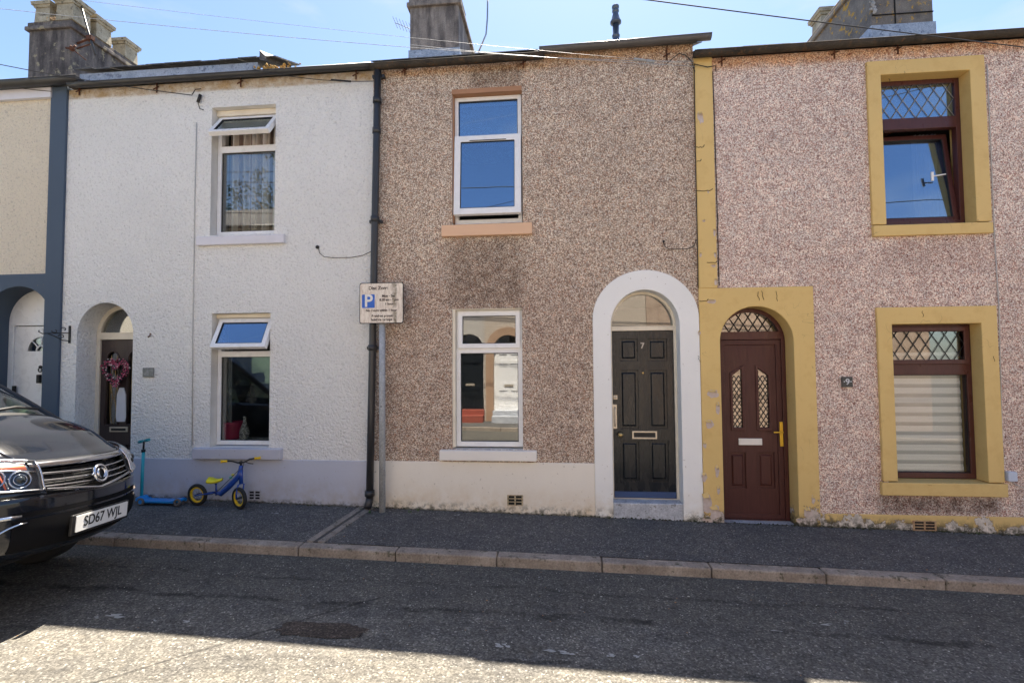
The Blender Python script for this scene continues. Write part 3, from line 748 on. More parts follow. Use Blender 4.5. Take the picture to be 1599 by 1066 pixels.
for l_ in lt:
    MB().prism(l_, dy+.04, dy+.046).build('pane', m_glassfrost, leaf5)
    xc = sum(p[0] for p in l_[:2])/2; mbb = MB()
    for sg in (-1, 1):
        mbb.tube([(xc+sg*(.012+.028*abs(math.sin((z_-zA)*9))), dy+.036, z_) for z_ in [zA+(zB-.05-zA)*i/24 for i in range(25)]], .0035, 5)
        mbb.tube([(xc+sg*.052, dy+.036, zA), (xc+sg*.052, dy+.036, zB-.1)], .003, 4)
    mbb.build('brass_came', m_brass, leaf5)
p = wp(184, 670, dy); mb = MB(); mb.box(p.x-.13, p.x+.13, dy+.008, dy+.022, p.z-.035, p.z+.03); mb.build('letterbox', m_letter, leaf5, .004)
mb = MB(); mb.box(p.x-.10, p.x+.10, dy+.003, dy+.010, p.z-.018, p.z+.012); mb.build('letterbox_flap', m_gasket, leaf5)
mb = MB(); p = wp(189, 610, dy-.0); mb.prism([(p.x-.055, p.z-.40), (p.x+.055, p.z-.40), (p.x+.075, p.z-.34), (p.x+.06, p.z-.05), (p.x+.03, p.z+.04), (p.x-.03, p.z+.04), (p.x-.06, p.z-.05), (p.x-.07, p.z-.34)], dy+.004, dy+.016)
o = mb.build('paper_notice', simple('pale_paper', (.62, .64, .7), .8)); tag(o, 'blank pale paper shape hanging below the heart wreath on the dark door', 'paper')
# plaque and wall fixings
mb = MB(); a, b = wp(225, 574), wp(241, 588); mb.box(a.x, b.x, -.022, 0, b.z, a.z); pq = mb.build('house_plaque', mat_stone('green_slate_plaque', (.16, .17, .16), (.3, .31, .29), 20), h5, .003)
text('house_number', '5', ((a.x+b.x)/2, -.0235, (a.z+b.z)/2), .065, m_alu, pq)
p = wp(235, 524); mb = MB()
for q in ((0, 0), (-.018, -.012), (.006, .02)): mb.ball((p.x+q[0], -.01, p.z+q[1]), .011, 1)
mb.build('wall_hook', m_rust, h5)
# painted cable down the wall, round ring cable
mb = MB(); mb.tube([wp(307, 192, -.006), wp(304, 320, -.006), wp(303, 400, -.007), wp(301, 520, -.006), wp(300, 695, -.006)], .006, 6); mb.build('wall_cable', m_cablew, h5)
mb = MB(); pth = [wp(497, 386, -.006), wp(499, 395, -.006), wp(506, 401, -.006), wp(520, 402.5, -.006), wp(548, 402, -.006), wp(566, 399, -.006), wp(583, 391, -.006)]
mb.tube(pth, .004, 6); mb.lathe(wp(496, 386, .0), [(.022, 0), (.022, .012), (.012, .02), (0, .021)], 12, (0, -1, 0)); mb.build('wall_cable', m_cable, h5)
mb = MB(); p = wp(310, 156, -.02); mb.tube([wp(313, 148, -.03), wp(309, 160, -.03)], .018, 8); mb.tube([wp(309, 160, -.03), wp(312, 170, -.02), wp(318, 172, -.01)], .005, 6)
mb.tube([wp(300, 148, -.05), wp(305, 140, -.06), wp(314, 139, -.03)], .006, 6); mb.build('cable_clamp', m_cable, h5)
# raised slate verge with lead strip above the gutter
mb = MB(); a, b = wp(126, 128, 0), wp(410, 110, 0)
zf0, zf1 = EAVE+.0, wp(250, 109, 0).z
mb.box(wp(127, 120, .0).x, wp(404, 105, .0).x, -.02, .02, zf0, zf1-.002); mb.build('lead_strip', m_lead, h5)
mb = MB(); x = wp(125, 110, -.0).x; xe = wp(412, 100, -.0).x
while x < xe:
    j = rnd.uniform(-.01, .01); jz = rnd.uniform(0, .012)
    mb.hexa([(x, -.06+j, zf1+.02+jz), (x+.24, -.06+j, zf1+.02+jz), (x+.24, .5, zf1+.26), (x, .5, zf1+.26)], [(x, -.06+j, zf1+.035+jz), (x+.24, -.06+j, zf1+.035+jz), (x+.24, .5, zf1+.28), (x, .5, zf1+.28)])
    x += .245
mb.hexa([(xe, -.09, zf1-.02), (xe+.07, -.09, zf1-.04), (xe+.07, .5, zf1+.22), (xe, .5, zf1+.24)], [(xe, -.09, zf1+.10), (xe+.07, -.09, zf1+.03), (xe+.07, .5, zf1+.29), (xe, .5, zf1+.34)])
mb.build('raised_slates', m_slate, h5)
mb = MB()
for i in range(70):
    p = wp(rnd.gauss(430, 16), 112, -.08); mb.ball((p.x, -.1+rnd.uniform(-.05, .04), EAVE-.03+rnd.uniform(-.02, .035)), rnd.uniform(.008, .022), 1, jit=.3)
mb.build('gutter_moss', simple('dry_orange_moss', (.42, .25, .07), .95), h5)

# ================================================================== HOUSE 7 (brown pebbledash)
xPy = wp(1087, 300).x
h7 = empty('terrace_house', ((xB+xPy)/2, 0, 0), 'brown pebbledash terrace house with black door in a white arched surround', 'house')
pl7 = wp(760, 721).z
U7 = (wp(706, 250).x, wp(815.5, 250).x, wp(760, 350).z, wp(760, 144).z)
L7 = (wp(706.5, 600).x, wp(816, 600).x, wp(762, 701).z, wp(762, 481.5).z)
sx0, sx1 = wp(927, 620).x, wp(1091, 500).x
s_sp, s_top = wp(1008, 498).z, wp(1008, 422).z
d7x0, d7x1 = wp(955, 620).x, wp(1063, 620).x
d7sp, d7top = wp(1008, 509).z, wp(1008, 452.5).z
so_ = arch(sx0, sx1, pl7, s_sp, s_top)
outer = [(xB, pl7), (sx0, pl7)] + so_[2:][::-1] + [(sx1, pl7), (xPy, pl7), (xPy, EAVE+.02), (wp(846, 80).x, EAVE+.02), (wp(846, 80).x, EAVE-.06), (xB, EAVE-.06)]
if sx1 > xPy - .004: outer = [(xB, pl7), (sx0, pl7)] + [p for p in so_[2:][::-1] if p[0] < xPy-.01] + [(xPy, [p for p in so_[2:] if p[0] < xPy-.01][0][1]), (xPy, EAVE+.02), (wp(846, 80).x, EAVE+.02), (wp(846, 80).x, EAVE-.06), (xB, EAVE-.06)]
MB().prism(outer, 0, .32, 0, [rect(*U7), rect(*L7)], 1).build('wall', [m_brown, m_revealw], h7)
mb = MB(); mb.prism(rect(xB, sx0, BOT, pl7), -.014, .32); mb.build('plinth', m_creamplinth, h7, .006)
zb7 = wp(1010, 781, .1).z
sur = arch(sx0, min(sx1, xPy+.035), BOT, s_sp, s_top, 32)
inn = arch(d7x0, d7x1, BOT, d7sp, d7top, 28)
MB().prism([(sx0, BOT), (d7x0, BOT)] + inn[2:][::-1] + [(d7x1, BOT), (sur[1][0], BOT)] + sur[2:], -.022, .32).build('door_surround', m_surround7, h7, .006)
mb = MB(); mb.box(d7x0, d7x1, .0-.015, .5, BOT, zb7-.0); mb.build('door_step', m_step, h7, .01)
backwalls(h7, xB+.005, xPy-.005, m_brown)
EV7 = wp(1110, 66, -.1).z
roof(h7, xB, xPy+.08, EAVE-.03)
room(h7, U7[0]-.5, U7[1]+.6, U7[2]-.7, U7[3]+.3); room(h7, L7[0]-.5, L7[1]+.6, L7[2]-.5, L7[3]+.3); room(h7, d7x0-.1, d7x1+.1, BOT, 2.5, .34, 1.6)
gutter(h7, xB+.0, wp(850, 80, -.1).x, EAVE-.065, -.105, .046, m_mossgut)
gutter(h7, wp(842, 80, -.1).x, wp(1110, 66, -.1).x, EAVE-.005, -.105, .05, m_greyiron, .03)
for px, py in ((632, 112), (817, 100), (1041, 88)): gutter_bracket(h7, px, py, 0)
# upper window
FY = .075
tz1, tz0 = wp(760, 213, FY).z, wp(760, 216, FY).z
bt = wp(760, 349, FY).z
mb = MB(); mb.prism(rect(U7[0], U7[1], U7[3]-.005, U7[3]+.052), -.004, .2); lb = mb.build('lintel', m_terra, h7)
x0, x1, z0, z1 = U7[0]+.018, U7[1]-.012, bt, U7[3]-.01
win = upvc_window(h7, (x0, x1, z0, z1), FY, .045, m_upvc, m_glassu, (tz0-.03, tz1-.002))
mb = MB(); mb.box(U7[0]+.002, x0-.001, .02, FY+.02, z0, z1); mb.build('reveal_trim', m_terra, win)
gx0, gx1, gz0, gz1 = wp(715.5, 185, FY).x, wp(809, 185, FY).x, wp(760, 212, FY).z, wp(760, 154, FY).z
pane(win, x0+.045, x1-.045, tz1-.002, z1-.045, FY+.03, m_glassu); gasket(win, x0+.045, x1-.045, tz1-.002, z1-.045, FY+.018)
open_sash(win, x0+.008, x1-.004, z0+.075, tz1-.01, FY-.045, R(-4.5), 'top', m_upvc, m_glassu, .075)
mb = MB(); p0, p1 = wp(733, 219, 0), wp(790, 216, 0); mb.box(p0.x, p1.x, FY-.066, FY-.055, p0.z-.008, p0.z+.002); mb.build('trickle_vent', m_gasket, win)
s0, s1 = wp(689, 360, -.05), wp(831, 360, -.05)
sill(win, s0.x, s1.x, wp(760, 367, -.05).z, wp(760, 347.5, -.05).z, -.05, m_peach, .15)
# lower window
FY = .06
tz1, tz0 = wp(762, 542, FY).z, wp(762, 551, FY).z
x0, x1, z0, z1 = L7[0]+.035, L7[1]-.004, wp(762, 697, FY).z, L7[3]-.012
win = upvc_window(h7, (x0, x1, z0, z1), FY, .05, m_upvc, m_glass, (tz0, tz1))
mb = MB(); mb.box(L7[0]+.002, x0-.001, .006, FY+.05, z0, L7[3]-.002); mb.box(x0-.001, x1, .006, FY+.05, z1+.001, L7[3]-.002); mb.build('reveal_trim', m_upvcold, win)
mb = MB(); ring(mb, x0+.022, x1-.02, tz1-.012, z1-.015, .055, FY-.022, FY-.001); mb.build('sash', m_upvc, win, .006)
pane(win, x0+.07, x1-.07, tz1+.035, z1-.065, FY+.004, m_glass); gasket(win, x0+.075, x1-.073, tz1+.041, z1-.068, FY-.006)
pane(win, x0+.05, x1-.05, z0+.06, tz0, FY+.03, m_glass); gasket(win, x0+.05, x1-.05, z0+.058, tz0, FY+.018)
s0, s1 = wp(686, 712, -.05), wp(838, 712, -.05)
sill(win, s0.x, s1.x, wp(762, 719.5, -.05).z, wp(762, 702, -.05).z, -.055, m_whsill, .15)
vent(h7, 792, 772, 25, 17, m_terrvent, 2, 3, -.014)
# door 7
dy = .15
tr1, tr0 = wp(1008, 509, dy).z, wp(1008, 516, dy).z
fr, _ = arched_frame(h7, d7x0, d7x1, zb7, d7sp, d7top, tr0, tr1, dy, m_upvcold, .03, None)
X0, X1 = d7x0+.032, d7x1-.032
q = lambda px, py: wp(px, py, dy+.01)
hs = []
for a, b in (((967, 529), (996, 563)), ((1011, 529), (1042, 563)), ((967, 578), (998, 669)), ((1012, 578), (1043, 669)), ((969, 688), (999, 752)), ((1014, 688), (1045, 752))):
    A, B = q(*a), q(*b); hs.append(rect(A.x, B.x, B.z, A.z))
lf = MB().prism(rect(X0, X1, zb7+.015, tr0-.006), dy+.012, dy+.06, 0, hs)
for r_ in hs: panel_raise(lf, r_[0][0], r_[1][0], r_[0][1], r_[2][1], dy+.012, .018)
leaf7 = lf.build('door', m_black, h7, .003)
mb = MB(); mb.box(X0+.002, X1-.002, dy-.006, dy+.010, zb7+.016, zb7+.085); mb.build('weather_board', simple('faded_blue_paint', (.035, .075, .19), .4), leaf7, .003)
a, b = q(987, 672.5), q(1026, 685); mb = MB(); ring(mb, a.x, b.x, b.z, a.z, .018, dy, dy+.012); mb.box(a.x+.015, b.x-.015, dy+.004, dy+.014, b.z+.012, a.z-.012, 1); mb.build('letterbox', [m_letter, m_gasket], leaf7, .002)
a = q(960, 650); mb = MB(); mb.box(a.x-.024, a.x+.024, dy+.002, dy+.012, a.z-.14, a.z+.14); mb.tube([(a.x, dy, a.z-.11), (a.x, dy-.035, a.z-.08), (a.x, dy-.035, a.z+.08), (a.x, dy, a.z+.11)], .009, 8); mb.build('pull_handle', m_letter, leaf7, .004)
a = q(961, 620); mb = MB(); mb.box(a.x-.022, a.x+.022, dy+.002, dy+.012, a.z-.024, a.z+.024); mb.lathe((a.x, dy+.003, a.z), [(.014, 0), (.014, .01), (0, .012)], 14, (0, -1, 0)); mb.build('door_lock', m_letter, leaf7)
a = q(968, 678); mb = MB(); mb.lathe((a.x, dy+.012, a.z), [(.022, 0), (.018, .006), (.010, .02), (.026, .035), (.030, .05), (.022, .062), (0, .066)], 18, (0, -1, 0)); mb.build('door_knob', m_brass, leaf7)
a = q(1004, 582); mb = MB(); mb.lathe((a.x, dy+.012, a.z), [(.012, 0), (.012, .005), (.006, .006), (0, .004)], 14, (0, -1, 0)); mb.build('spyhole', m_brass, leaf7)
a = q(1003, 540); text('house_number', '7', (a.x, dy+.008, a.z), .095, m_alu, leaf7, off=.002)
mb = MB(); mb.tube([wp(1036, 377, -.008), wp(1038, 385, -.008), wp(1045, 389, -.008), wp(1072, 389, -.008), wp(1083, 385, -.008), wp(1088, 374, -.008)], .004, 6); mb.lathe(wp(1036, 377, 0), [(.012, 0), (.012, .014), (0, .016)], 10, (0, -1, 0)); mb.build('wall_cable', m_cable, h7)
# downpipe between the white and brown houses (belongs to the brown house)
xd0, xd1 = wp(590, 125, -.075).x, wp(577, 760, -.075).x
zt_, zb_ = EAVE-.07, gz(xd1)+.06
dp = MB(); dpt = lambda z_: xd1 + (xd0-xd1)*(z_-zb_)/(zt_-zb_)
dp.tube([(dpt(z_), -.075, z_) for z_ in (zt_, 4.2, 3.2, 2.1, 1.2, zb_+.03)], .041, 16)
for py, r_ in ((158, .047), (205, .046), (343, .047), (543, .047), (770, .052)):
    z_ = wp(584, py, -.075).z; dp.tube([(dpt(z_), -.075, z_+.035), (dpt(z_), -.075, z_-.03)], r_+.004, 16)
for py in (118, 345, 543):
    z_ = wp(584, py, -.075).z; dp.box(dpt(z_)-.075, dpt(z_)+.075, -.06, -.012, z_-.018, z_+.018)
dp.tube([(xd1, -.075, zb_+.06), (xd1, -.085, zb_+.02), (xd1, -.13, zb_-.035)], .043, 14)
dp.build('downpipe', m_pipe, h7)

# ================================================================== HOUSE 9 (pink pebbledash, ochre trim)
x9 = wp(1116, 300).x; x9R = 9.2
h9 = empty('terrace_house', (4.2, 0, 0), 'pink pebbledash terrace house with peeling ochre surrounds and brown windows', 'house')
pl9 = wp(1420, 803.5).z
ds0, ds1, dst = wp(1092, 620).x, wp(1273, 600).x, wp(1196, 448.5).z
d9x0, d9x1 = wp(1125.5, 620).x, wp(1241, 640).x
d9sp, d9top = wp(1180, 533).z, wp(1180, 478.5).z
def q9(TL, TR, BR, BL, Y=0):
    a, b, c, d = [wp(*p, Y) for p in (TL, TR, BR, BL)]
    return ((a.x+d.x)/2, (b.x+c.x)/2, (c.z+d.z)/2, (a.z+b.z)/2)
U9o = q9((1349, 99), (1533, 88), (1547, 365), (1363, 370)); U9i = q9((1373.6, 120), (1511, 111), (1522, 347), (1381, 350))
L9o = q9((1367, 480), (1552, 478), (1567, 774), (1377, 772)); L9i = q9((1391.5, 507), (1528, 504), (1541, 751), (1398, 750))
out9 = [(x9, dst), (ds1, dst), (ds1, pl9), (x9R, pl9), (x9R, EAVE-.17), (x9, EAVE-.17)]
MB().prism(out9, 0, .32, 0, [rect(U9o[0]+.01, U9o[1]-.01, U9o[2]+.01, U9o[3]-.01), rect(L9o[0]+.01, L9o[1]-.01, L9o[2]+.01, L9o[3]-.01)]).build('wall', m_pink, h9)
MB().prism(rect(ds1, x9R, BOT, pl9), -.016, .32).build('plinth', m_yellowp, h9, .006)
MB().prism(rect(xPy+.001, x9-.001, dst, EAVE-.15), -.028, .32).build('pilaster', m_yellow, h9, .008)
dl = max(sx1, xPy-.02)+.003
in9 = arch(d9x0, d9x1, BOT, d9sp, d9top, 28)
MB().prism([(dl, BOT), (d9x0, BOT)] + in9[2:][::-1] + [(d9x1, BOT), (ds1, BOT), (ds1, dst), (dl, dst)], -.026, .32).build('door_surround', m_yellow, h9, .008)
backwalls(h9, xPy+.005, x9R, m_pink); roof(h9, xPy+.02, x9R, EAVE-.15)
room(h9, U9i[0]-.4, U9i[1]+.6, U9i[2]-.7, U9i[3]+.3); room(h9, L9i[0]-.5, L9i[1]+.6, L9i[2]-.5, L9i[3]+.3); room(h9, d9x0-.02, d9x1+.1, BOT, 2.5, .34, 1.6)
gutter(h9, xPy-.02, x9R, EAVE-.16, -.10, .05, m_mossgut, .02)
for px, py in ((1127, 97), (1303, 85), (1402, 78)): gutter_bracket(h9, px, py, 0)
for nm, o9, i9 in (('u', U9o, U9i), ('l', L9o, L9i)):
    FY = .115
    x0, x1, z0, z1 = i9
    sz = i9[2] - .004
    if nm == 'u':
        tz0, tz1 = wp(1440, 198, FY).z, wp(1440, 186, FY).z
    else:
        tz0, tz1 = wp(1455, 582, FY).z, wp(1455, 569, FY).z
    # ochre surround: jambs and head (sill separately)
    mat9 = m_brownupvc
    win = upvc_window(h9, (x0+.002, x1-.002, z0+.002, z1-.002), FY, .05, mat9, m_glass, (tz0-.02, tz1+.02))
    MB().prism([(o9[0], sz), (x0, sz), (x0, z1), (x1, z1), (x1, sz), (o9[1], sz), (o9[1], o9[3]), (o9[0], o9[3])], -.03, .28).build('window_surround', m_yellow, win, .006)
    sx_ = (.0 if nm == 'u' else .02)
    mb = MB(); mb.hexa([(o9[0]-sx_, -.04, o9[2]), (o9[1]+sx_, -.04, o9[2]), (o9[1]+sx_, .14, o9[2]), (o9[0]-sx_, .14, o9[2])], [(o9[0]-sx_, -.04, sz-.012), (o9[1]+sx_, -.04, sz-.012), (o9[1]+sx_, .14, sz-.001), (o9[0]-sx_, .14, sz-.001)])
    mb.build('sill', m_yellowp if nm == 'l' else m_yellow, win, .006)
    if nm == 'l':
        mb = MB(); ring(mb, x0+.03, x1-.03, tz1+.004, z1-.025, .05, FY-.02, FY-.001); mb.build('sash', mat9, win, .005)
    pane(win, x0+.052, x1-.052, tz1+.02, z1-.052, FY+.02, m_glassu if nm == 'u' else m_glass)
    mb = MB(); diamonds(mb, x0+.055, x1-.055, tz1+.02, z1-.055, FY+.014, 6, .0045); mb.build('lead_lattice', simple('lead_came_'+nm, (.30, .30, .30) if nm == 'u' else (.05, .05, .05), .5), win)
    if nm == 'u':
        open_sash(win, x0+.045, x1-.05, z0+.05, tz0-.03, FY+.03, R(-7), 'bottom', mat9, m_glassu, .05)
        mb = MB(); p = wp(1457, 275, .13); mb.box(p.x-.012, p.x+.012, FY+.02, FY+.034, p.z-.05, p.z+.05); mb.tube([(p.x, FY+.02, p.z), (p.x+.12, FY-.0, p.z+.01)], .008, 6); mb.build('window_handle', m_upvc, win)
    else:
        pane(win, x0+.052, x1-.052, z0+.058, tz0-.02, FY+.03, m_glassclear); gasket(win, x0+.052, x1-.052, z0+.058, tz0-.02, FY+.018)
vent(h9, 1425, 812, 37, 16, m_redvent, 2, 3, -.016)
# door 9
dy = .17; zb9 = wp(1180, 812, dy).z
tr1, tr0 = wp(1176, 517.5, dy).z, wp(1176, 530, dy).z
x0, x1 = d9x0+.003, d9x1-.003
fr9, fan = arched_frame(h9, x0, x1, zb9, d9sp, d9top, tr0, tr1, dy, m_brownupvc, .045, m_glassfrost)
c_ = (x0+x1)/2; A_ = (x1-x0)/2-.045; B_ = d9top-d9sp-.045
mb = MB(); diamonds(mb, min(p[0] for p in fan), max(p[0] for p in fan), tr1, d9top-.045, dy+.028, 6, .005, lambda x: d9sp + B_*math.sqrt(max(0, 1-((x-c_)/A_)**2))); mb.build('lead_lattice', simple('dark_lead', (.045, .045, .045), .5), fr9)
mb = MB(); ring(mb, x0+.047, x1-.047, zb9+.012, tr0-.004, .055, dy+.012, dy+.05); mb.build('door_stile', m_doorbrown, fr9, .004)
q = lambda px, py: wp(px, py, dy+.02)
lts = []
for xa, xb, slope in ((1140, 1163, 1), (1180, 1205, -1)):
    A, B = q(xa, 577), q(xb, 671); s_ = .045*slope
    lts.append([(A.x, B.z), (B.x, B.z), (B.x, A.z+s_), (A.x, A.z-s_)])
pn = []
for a, b in (((1139, 706), (1166, 762)), ((1183, 706), (1211, 762))):
    A, B = q(*a), q(*b); pn.append(rect(A.x, B.x, B.z, A.z))
lf = MB().prism(rect(x0+.103, x1-.103, zb9+.06, tr0-.06), dy+.024, dy+.06, 0, lts+pn)
for r_ in pn: panel_raise(lf, r_[0][0], r_[1][0], r_[0][1], r_[2][1], dy+.024)
leaf9 = lf.build('door', m_doorbrown, h9, .003)
for l_ in lts:
    cx = sum(p[0] for p in l_)/4; cz = sum(p[1] for p in l_)/4
    sm = [((p[0]-cx)*.70+cx, (p[1]-cz)*.92+cz) for p in l_]; big = [((p[0]-cx)*1.08+cx, (p[1]-cz)*1.025+cz) for p in l_]
    MB().prism(big, dy+.010, dy+.034, 0, [sm]).build('glazing_bead', m_doorbrown, leaf9, .006)
    MB().prism(l_, dy+.035, dy+.041).build('pane', m_glassfrost, leaf9)
    mb = MB(); xs = [p[0] for p in sm]; zs = [p[1] for p in sm]
    diamonds(mb, min(xs), max(xs), min(zs), min(zs[2], zs[3]), dy+.030, 2, .004); mb.build('lead_lattice', bpy.data.materials['dark_lead'], leaf9)
a, b = q(1153, 684), q(1190, 694.5); mb = MB(); mb.box(a.x, b.x, dy+.010, dy+.024, b.z, a.z); mb.build('letterbox', m_whmetal, leaf9, .004)
a, b = q(1216, 658), q(1222, 696); mb = MB(); mb.box(a.x, b.x, dy-.004, dy+.012, b.z, a.z); mb.tube([((a.x+b.x)/2, dy-.004, a.z-.11), ((a.x+b.x)/2, dy-.045, a.z-.11), ((a.x+b.x)/2-.10, dy-.045, a.z-.112)], .009, 8)
mb.box((a.x+b.x)/2-.004, (a.x+b.x)/2+.004, dy-.006, dy-.003, b.z+.04, b.z+.075); mb.build('door_handle', m_gold, leaf9, .003)
mb = MB(); mb.hexa([(d9x0, .0-.02, BOT), (d9x1, -.02, BOT), (d9x1, .4, BOT), (d9x0, .4, BOT)], [(d9x0, -.02, wp(1180, 820, -.02).z), (d9x1, -.02, wp(1180, 820, -.02).z-.01), (d9x1, .4, zb9), (d9x0, .4, zb9+.002)]); mb.build('door_step', m_step, h9, .006)
# plaque 9, junction box, cables
mb = MB(); a, b = wp(1313, 588), wp(1330, 604); mb.box(a.x, b.x, -.024, 0, b.z, a.z); pq = mb.build('house_plaque', simple('dark_slate_plaque', (.06, .06, .055), .5), h9, .003)
text('house_number', '·9·', ((a.x+b.x)/2, -.0255, (a.z+b.z)/2), .09, simple('pale_number', (.6, .62, .65), .5), pq, off=.0015)
mb = MB(); a, b = wp(1572, 736, -.03), wp(1587, 751, -.03); mb.box(a.x, b.x, -.05, 0, b.z, a.z); jb = mb.build('junction_box', simple('pale_blue_plastic', (.55, .62, .75), .4), h9, .006)
mb = MB(); mb.tube([wp(1580, 751, -.03), wp(1588, 757, -.012), wp(1602, 762, -.01), wp(1640, 768, -.01)], .004, 6)
mb.tube([wp(1570, 748, -.012), wp(1562, 742, -.01), wp(1566, 720, -.01), wp(1560, 480, -.01), wp(1553, 370, -.01), wp(1546, 200, -.01), wp(1541, 100, -.01)], .0045, 6)
mb.build('wall_cable', m_cablew, h9)
mb = MB(); mb.tube([wp(1084, 100, -.035), wp(1086, 250, -.036), wp(1089, 380, -.036), wp(1090, 450, -.034)], .005, 6)
mb.tube([wp(1113, 112, -.036), wp(1116, 200, -.014), wp(1120, 330, -.014), wp(1123, 446, -.014)], .005, 6)
mb.tube([wp(1040, 101, -.06), wp(1050, 92, -.06), wp(1060, 84, -.06), wp(1070, 86, -.06), wp(1080, 96, -.05), wp(1085, 112, -.036)], .005, 6)
mb.tube([wp(1083, 100, -.05), wp(1105, 105, -.05), wp(1117, 103, -.04), wp(1118, 112, -.02)], .005, 6)
mb.build('wall_cable', m_cable, h9)
m_crack = simple('crack_brown', (.05, .03, .015), .9)  # dark brown for the thin lines drawn as cracks
for py, xa_, xb_ in ((298, 1087, 1113), (230, 1087, 1100), (252, 1088, 1095), (410, 1104, 1120), (470, 1092, 1106)):
    pts_ = [wp(xa_+(xb_-xa_)*i/6, py+rnd.uniform(-.6, .6)-(3 if i == 6 else 0), -.0292) for i in range(7)]; MB().tube(pts_, .004, 5).build('paint_crack', m_crack, h9)
for px, py, hh in ((1183, 462, 14), (1190, 461, 14), (1212, 462, 16), (1388, 128, 10), (1552, 560, 8), (1440, 490, 9), (1120, 340, 20), (1090, 560, 10)):
    MB().tube([wp(px+rnd.uniform(-1.3, 1.3)+i*.5, py-hh*.5+hh*i/4, -.0292 if px < 1300 else -.031) for i in range(5)], .0024, 5).build('paint_crack', m_crack, h9)
# loose paint flakes curling off the pilaster
n_ = NT('exposed_plaster'); m_plaster = n_.fin(n_.mix(n_.noise(25, 4), (.42, .30, .26), (.72, .66, .62)), .85, 0, n_.bump(n_.noise(40, 4), .4, .004))
def flake(px, py, wd, hh, lean):
    p = wp(px, py, -.030); mb = MB(); n = 13; C_ = (p.x, -.0295, p.z); ring_ = []
    for k in range(n):
        a = 2*math.pi*k/n; rr = rnd.uniform(.65, 1.1); ring_.append((p.x+math.cos(a)*wd*rr+math.sin(a)*lean*.3, p.z+math.sin(a)*hh*rr))
    mb.prism(ring_, -.0305, -.028, 0)
    top = [(p.x-wd*.9, -.031, p.z+hh*.75), (p.x+wd*.2, -.031, p.z+hh*.95), (p.x+wd*.5, -.031, p.z+hh*.35)]
    cur = [(p.x-wd*.6, -.05, p.z+hh*.45), (p.x+wd*.3, -.055, p.z+hh*.5), (p.x+wd*.5, -.04, p.z+hh*.1)]
    mb.grid([top, cur], 1); return mb.build('paint_flake', [m_plaster, m_yellow], h9)
for a in ((1094, 184, .035, .075, -.03), (1116, 363, .015, .05, 0), (1117, 398, .014, .035, 0), (1114, 415, .03, .02, 0), (1099, 345, .02, .015, 0), (1094, 398, .014, .03, 0),
          (1112, 471, .055, .03, .0), (1114, 615, .07, .05, 0), (1108, 662, .05, .05, .03), (1121, 638, .022, .08, 0), (1104, 785, .06, .13, 0), (1117, 800, .07, .08, 0), (1120, 735, .025, .07, 0), (1101, 695, .02, .04, 0), (1262, 800, .05, .06, 0), (1106, 300, .012, .02, 0), (1092, 520, .018, .03, 0), (1118, 440, .02, .04, 0), (1100, 745, .03, .06, 0), (1122, 765, .02, .05, 0), (1106, 812, .06, .05, 0), (1270, 780, .02, .05, 0), (1248, 812, .03, .03, 0), (1384, 752, .03, .012, 0), (1452, 757, .04, .01, 0), (1508, 762, .025, .012, 0)): flake(*a)

# house beyond the right edge closes the terrace
h11 = empty('terrace_house', (11.5, 0, 0), 'grey rendered terrace house beyond the right edge of the photo', 'house')
m_gr = mat_rough('grey_roughcast', (.5, .5, .48))
mb = MB(); mb.box(x9R+.005, 15, 0, 7.5, -.6, EAVE-.1); mb.build('wall', m_gr, h11); roof(h11, x9R, 15, EAVE-.08)

# ================================================================== CHIMNEYS, FLUE, AERIALS
def stack(house, front, Y0, ln, ztop_px, mat, cap=True, pots=(), flash=None, zb=5.6, capmat=None):
    xa, xb = wp(front[0], 60, Y0).x, wp(front[1], 60, Y0).x
    zt = wp((front[0]+front[1])/2, ztop_px, Y0).z
    mb = MB(); mb.box(xa, xb, Y0, Y0+ln, zb, zt)
    if cap:
        mb.box(xa-.05, xb+.05, Y0-.05, Y0+ln+.05, zt-.17, zt-.09); mb.box(xa-.02, xb+.02, Y0-.02, Y0+ln+.02, zt-.0895, zt+.0)
    st_ = mb.build('chimney_stack', mat, house, .015)
    if flash:
        zf = wp(front[0], flash, Y0-.02).z; mb = MB(); mb.box(xa-.02, xb+.02, Y0-.02, Y0+ln+.02, zb+.1, zf); mb.build('flashing', m_lead, st_)
    for (fx, fy, hh, ww) in pots:
        cx, cy = xa+(xb-xa)*fx, Y0+ln*fy; mb = MB()
        def sq(z0_, z1_, a0, a1):
            mb.hexa([(cx-a0, cy-a0, z0_), (cx+a0, cy-a0, z0_), (cx+a0, cy+a0, z0_), (cx-a0, cy+a0, z0_)], [(cx-a1, cy-a1, z1_), (cx+a1, cy-a1, z1_), (cx+a1, cy+a1, z1_), (cx-a1, cy+a1, z1_)])
        sq(zt-.01, zt+hh*.72, ww*1.08, ww); sq(zt+hh*.721, zt+hh*.83, ww*1.12, ww*1.2); sq(zt+hh*.831, zt+hh, ww*1.32, ww*1.38)
        mb.box(cx-ww*.8, cx+ww*.8, cy-ww*.8, cy+ww*.8, zt+hh-.0, zt+hh+.004, 1)  # flat black lid on the solid pot, painted shade for its mouth
        mb.build('chimney_pot', [m_pot, m_blackfill], st_, .008)
    return st_, (xa, xb, zt)
Y0 = 2.7
s1_, (xa1, xb1, zt1) = stack(h3, (45, 111), Y0, 1.5, 34, m_render2, True, ((.33, .09, .38, .15), (.86, .10, .44, .17), (.86, .42, .42, .16), (.86, .86, .40, .15)), None)
s2_, (xa2, xb2, zt2) = stack(h7, (640, 716), Y0, 1.65, -4, m_render1, True, ((.3, .15, .4, .15), (.7, .5, .4, .15)), 79)
s3_, (xa3, xb3, zt3) = stack(h9, (1362, 1459), Y0, 2.1, -62, m_lichen, True, ((.3, .88, .45, .17), (.3, .2, .4, .15)), 40)
mb = MB()
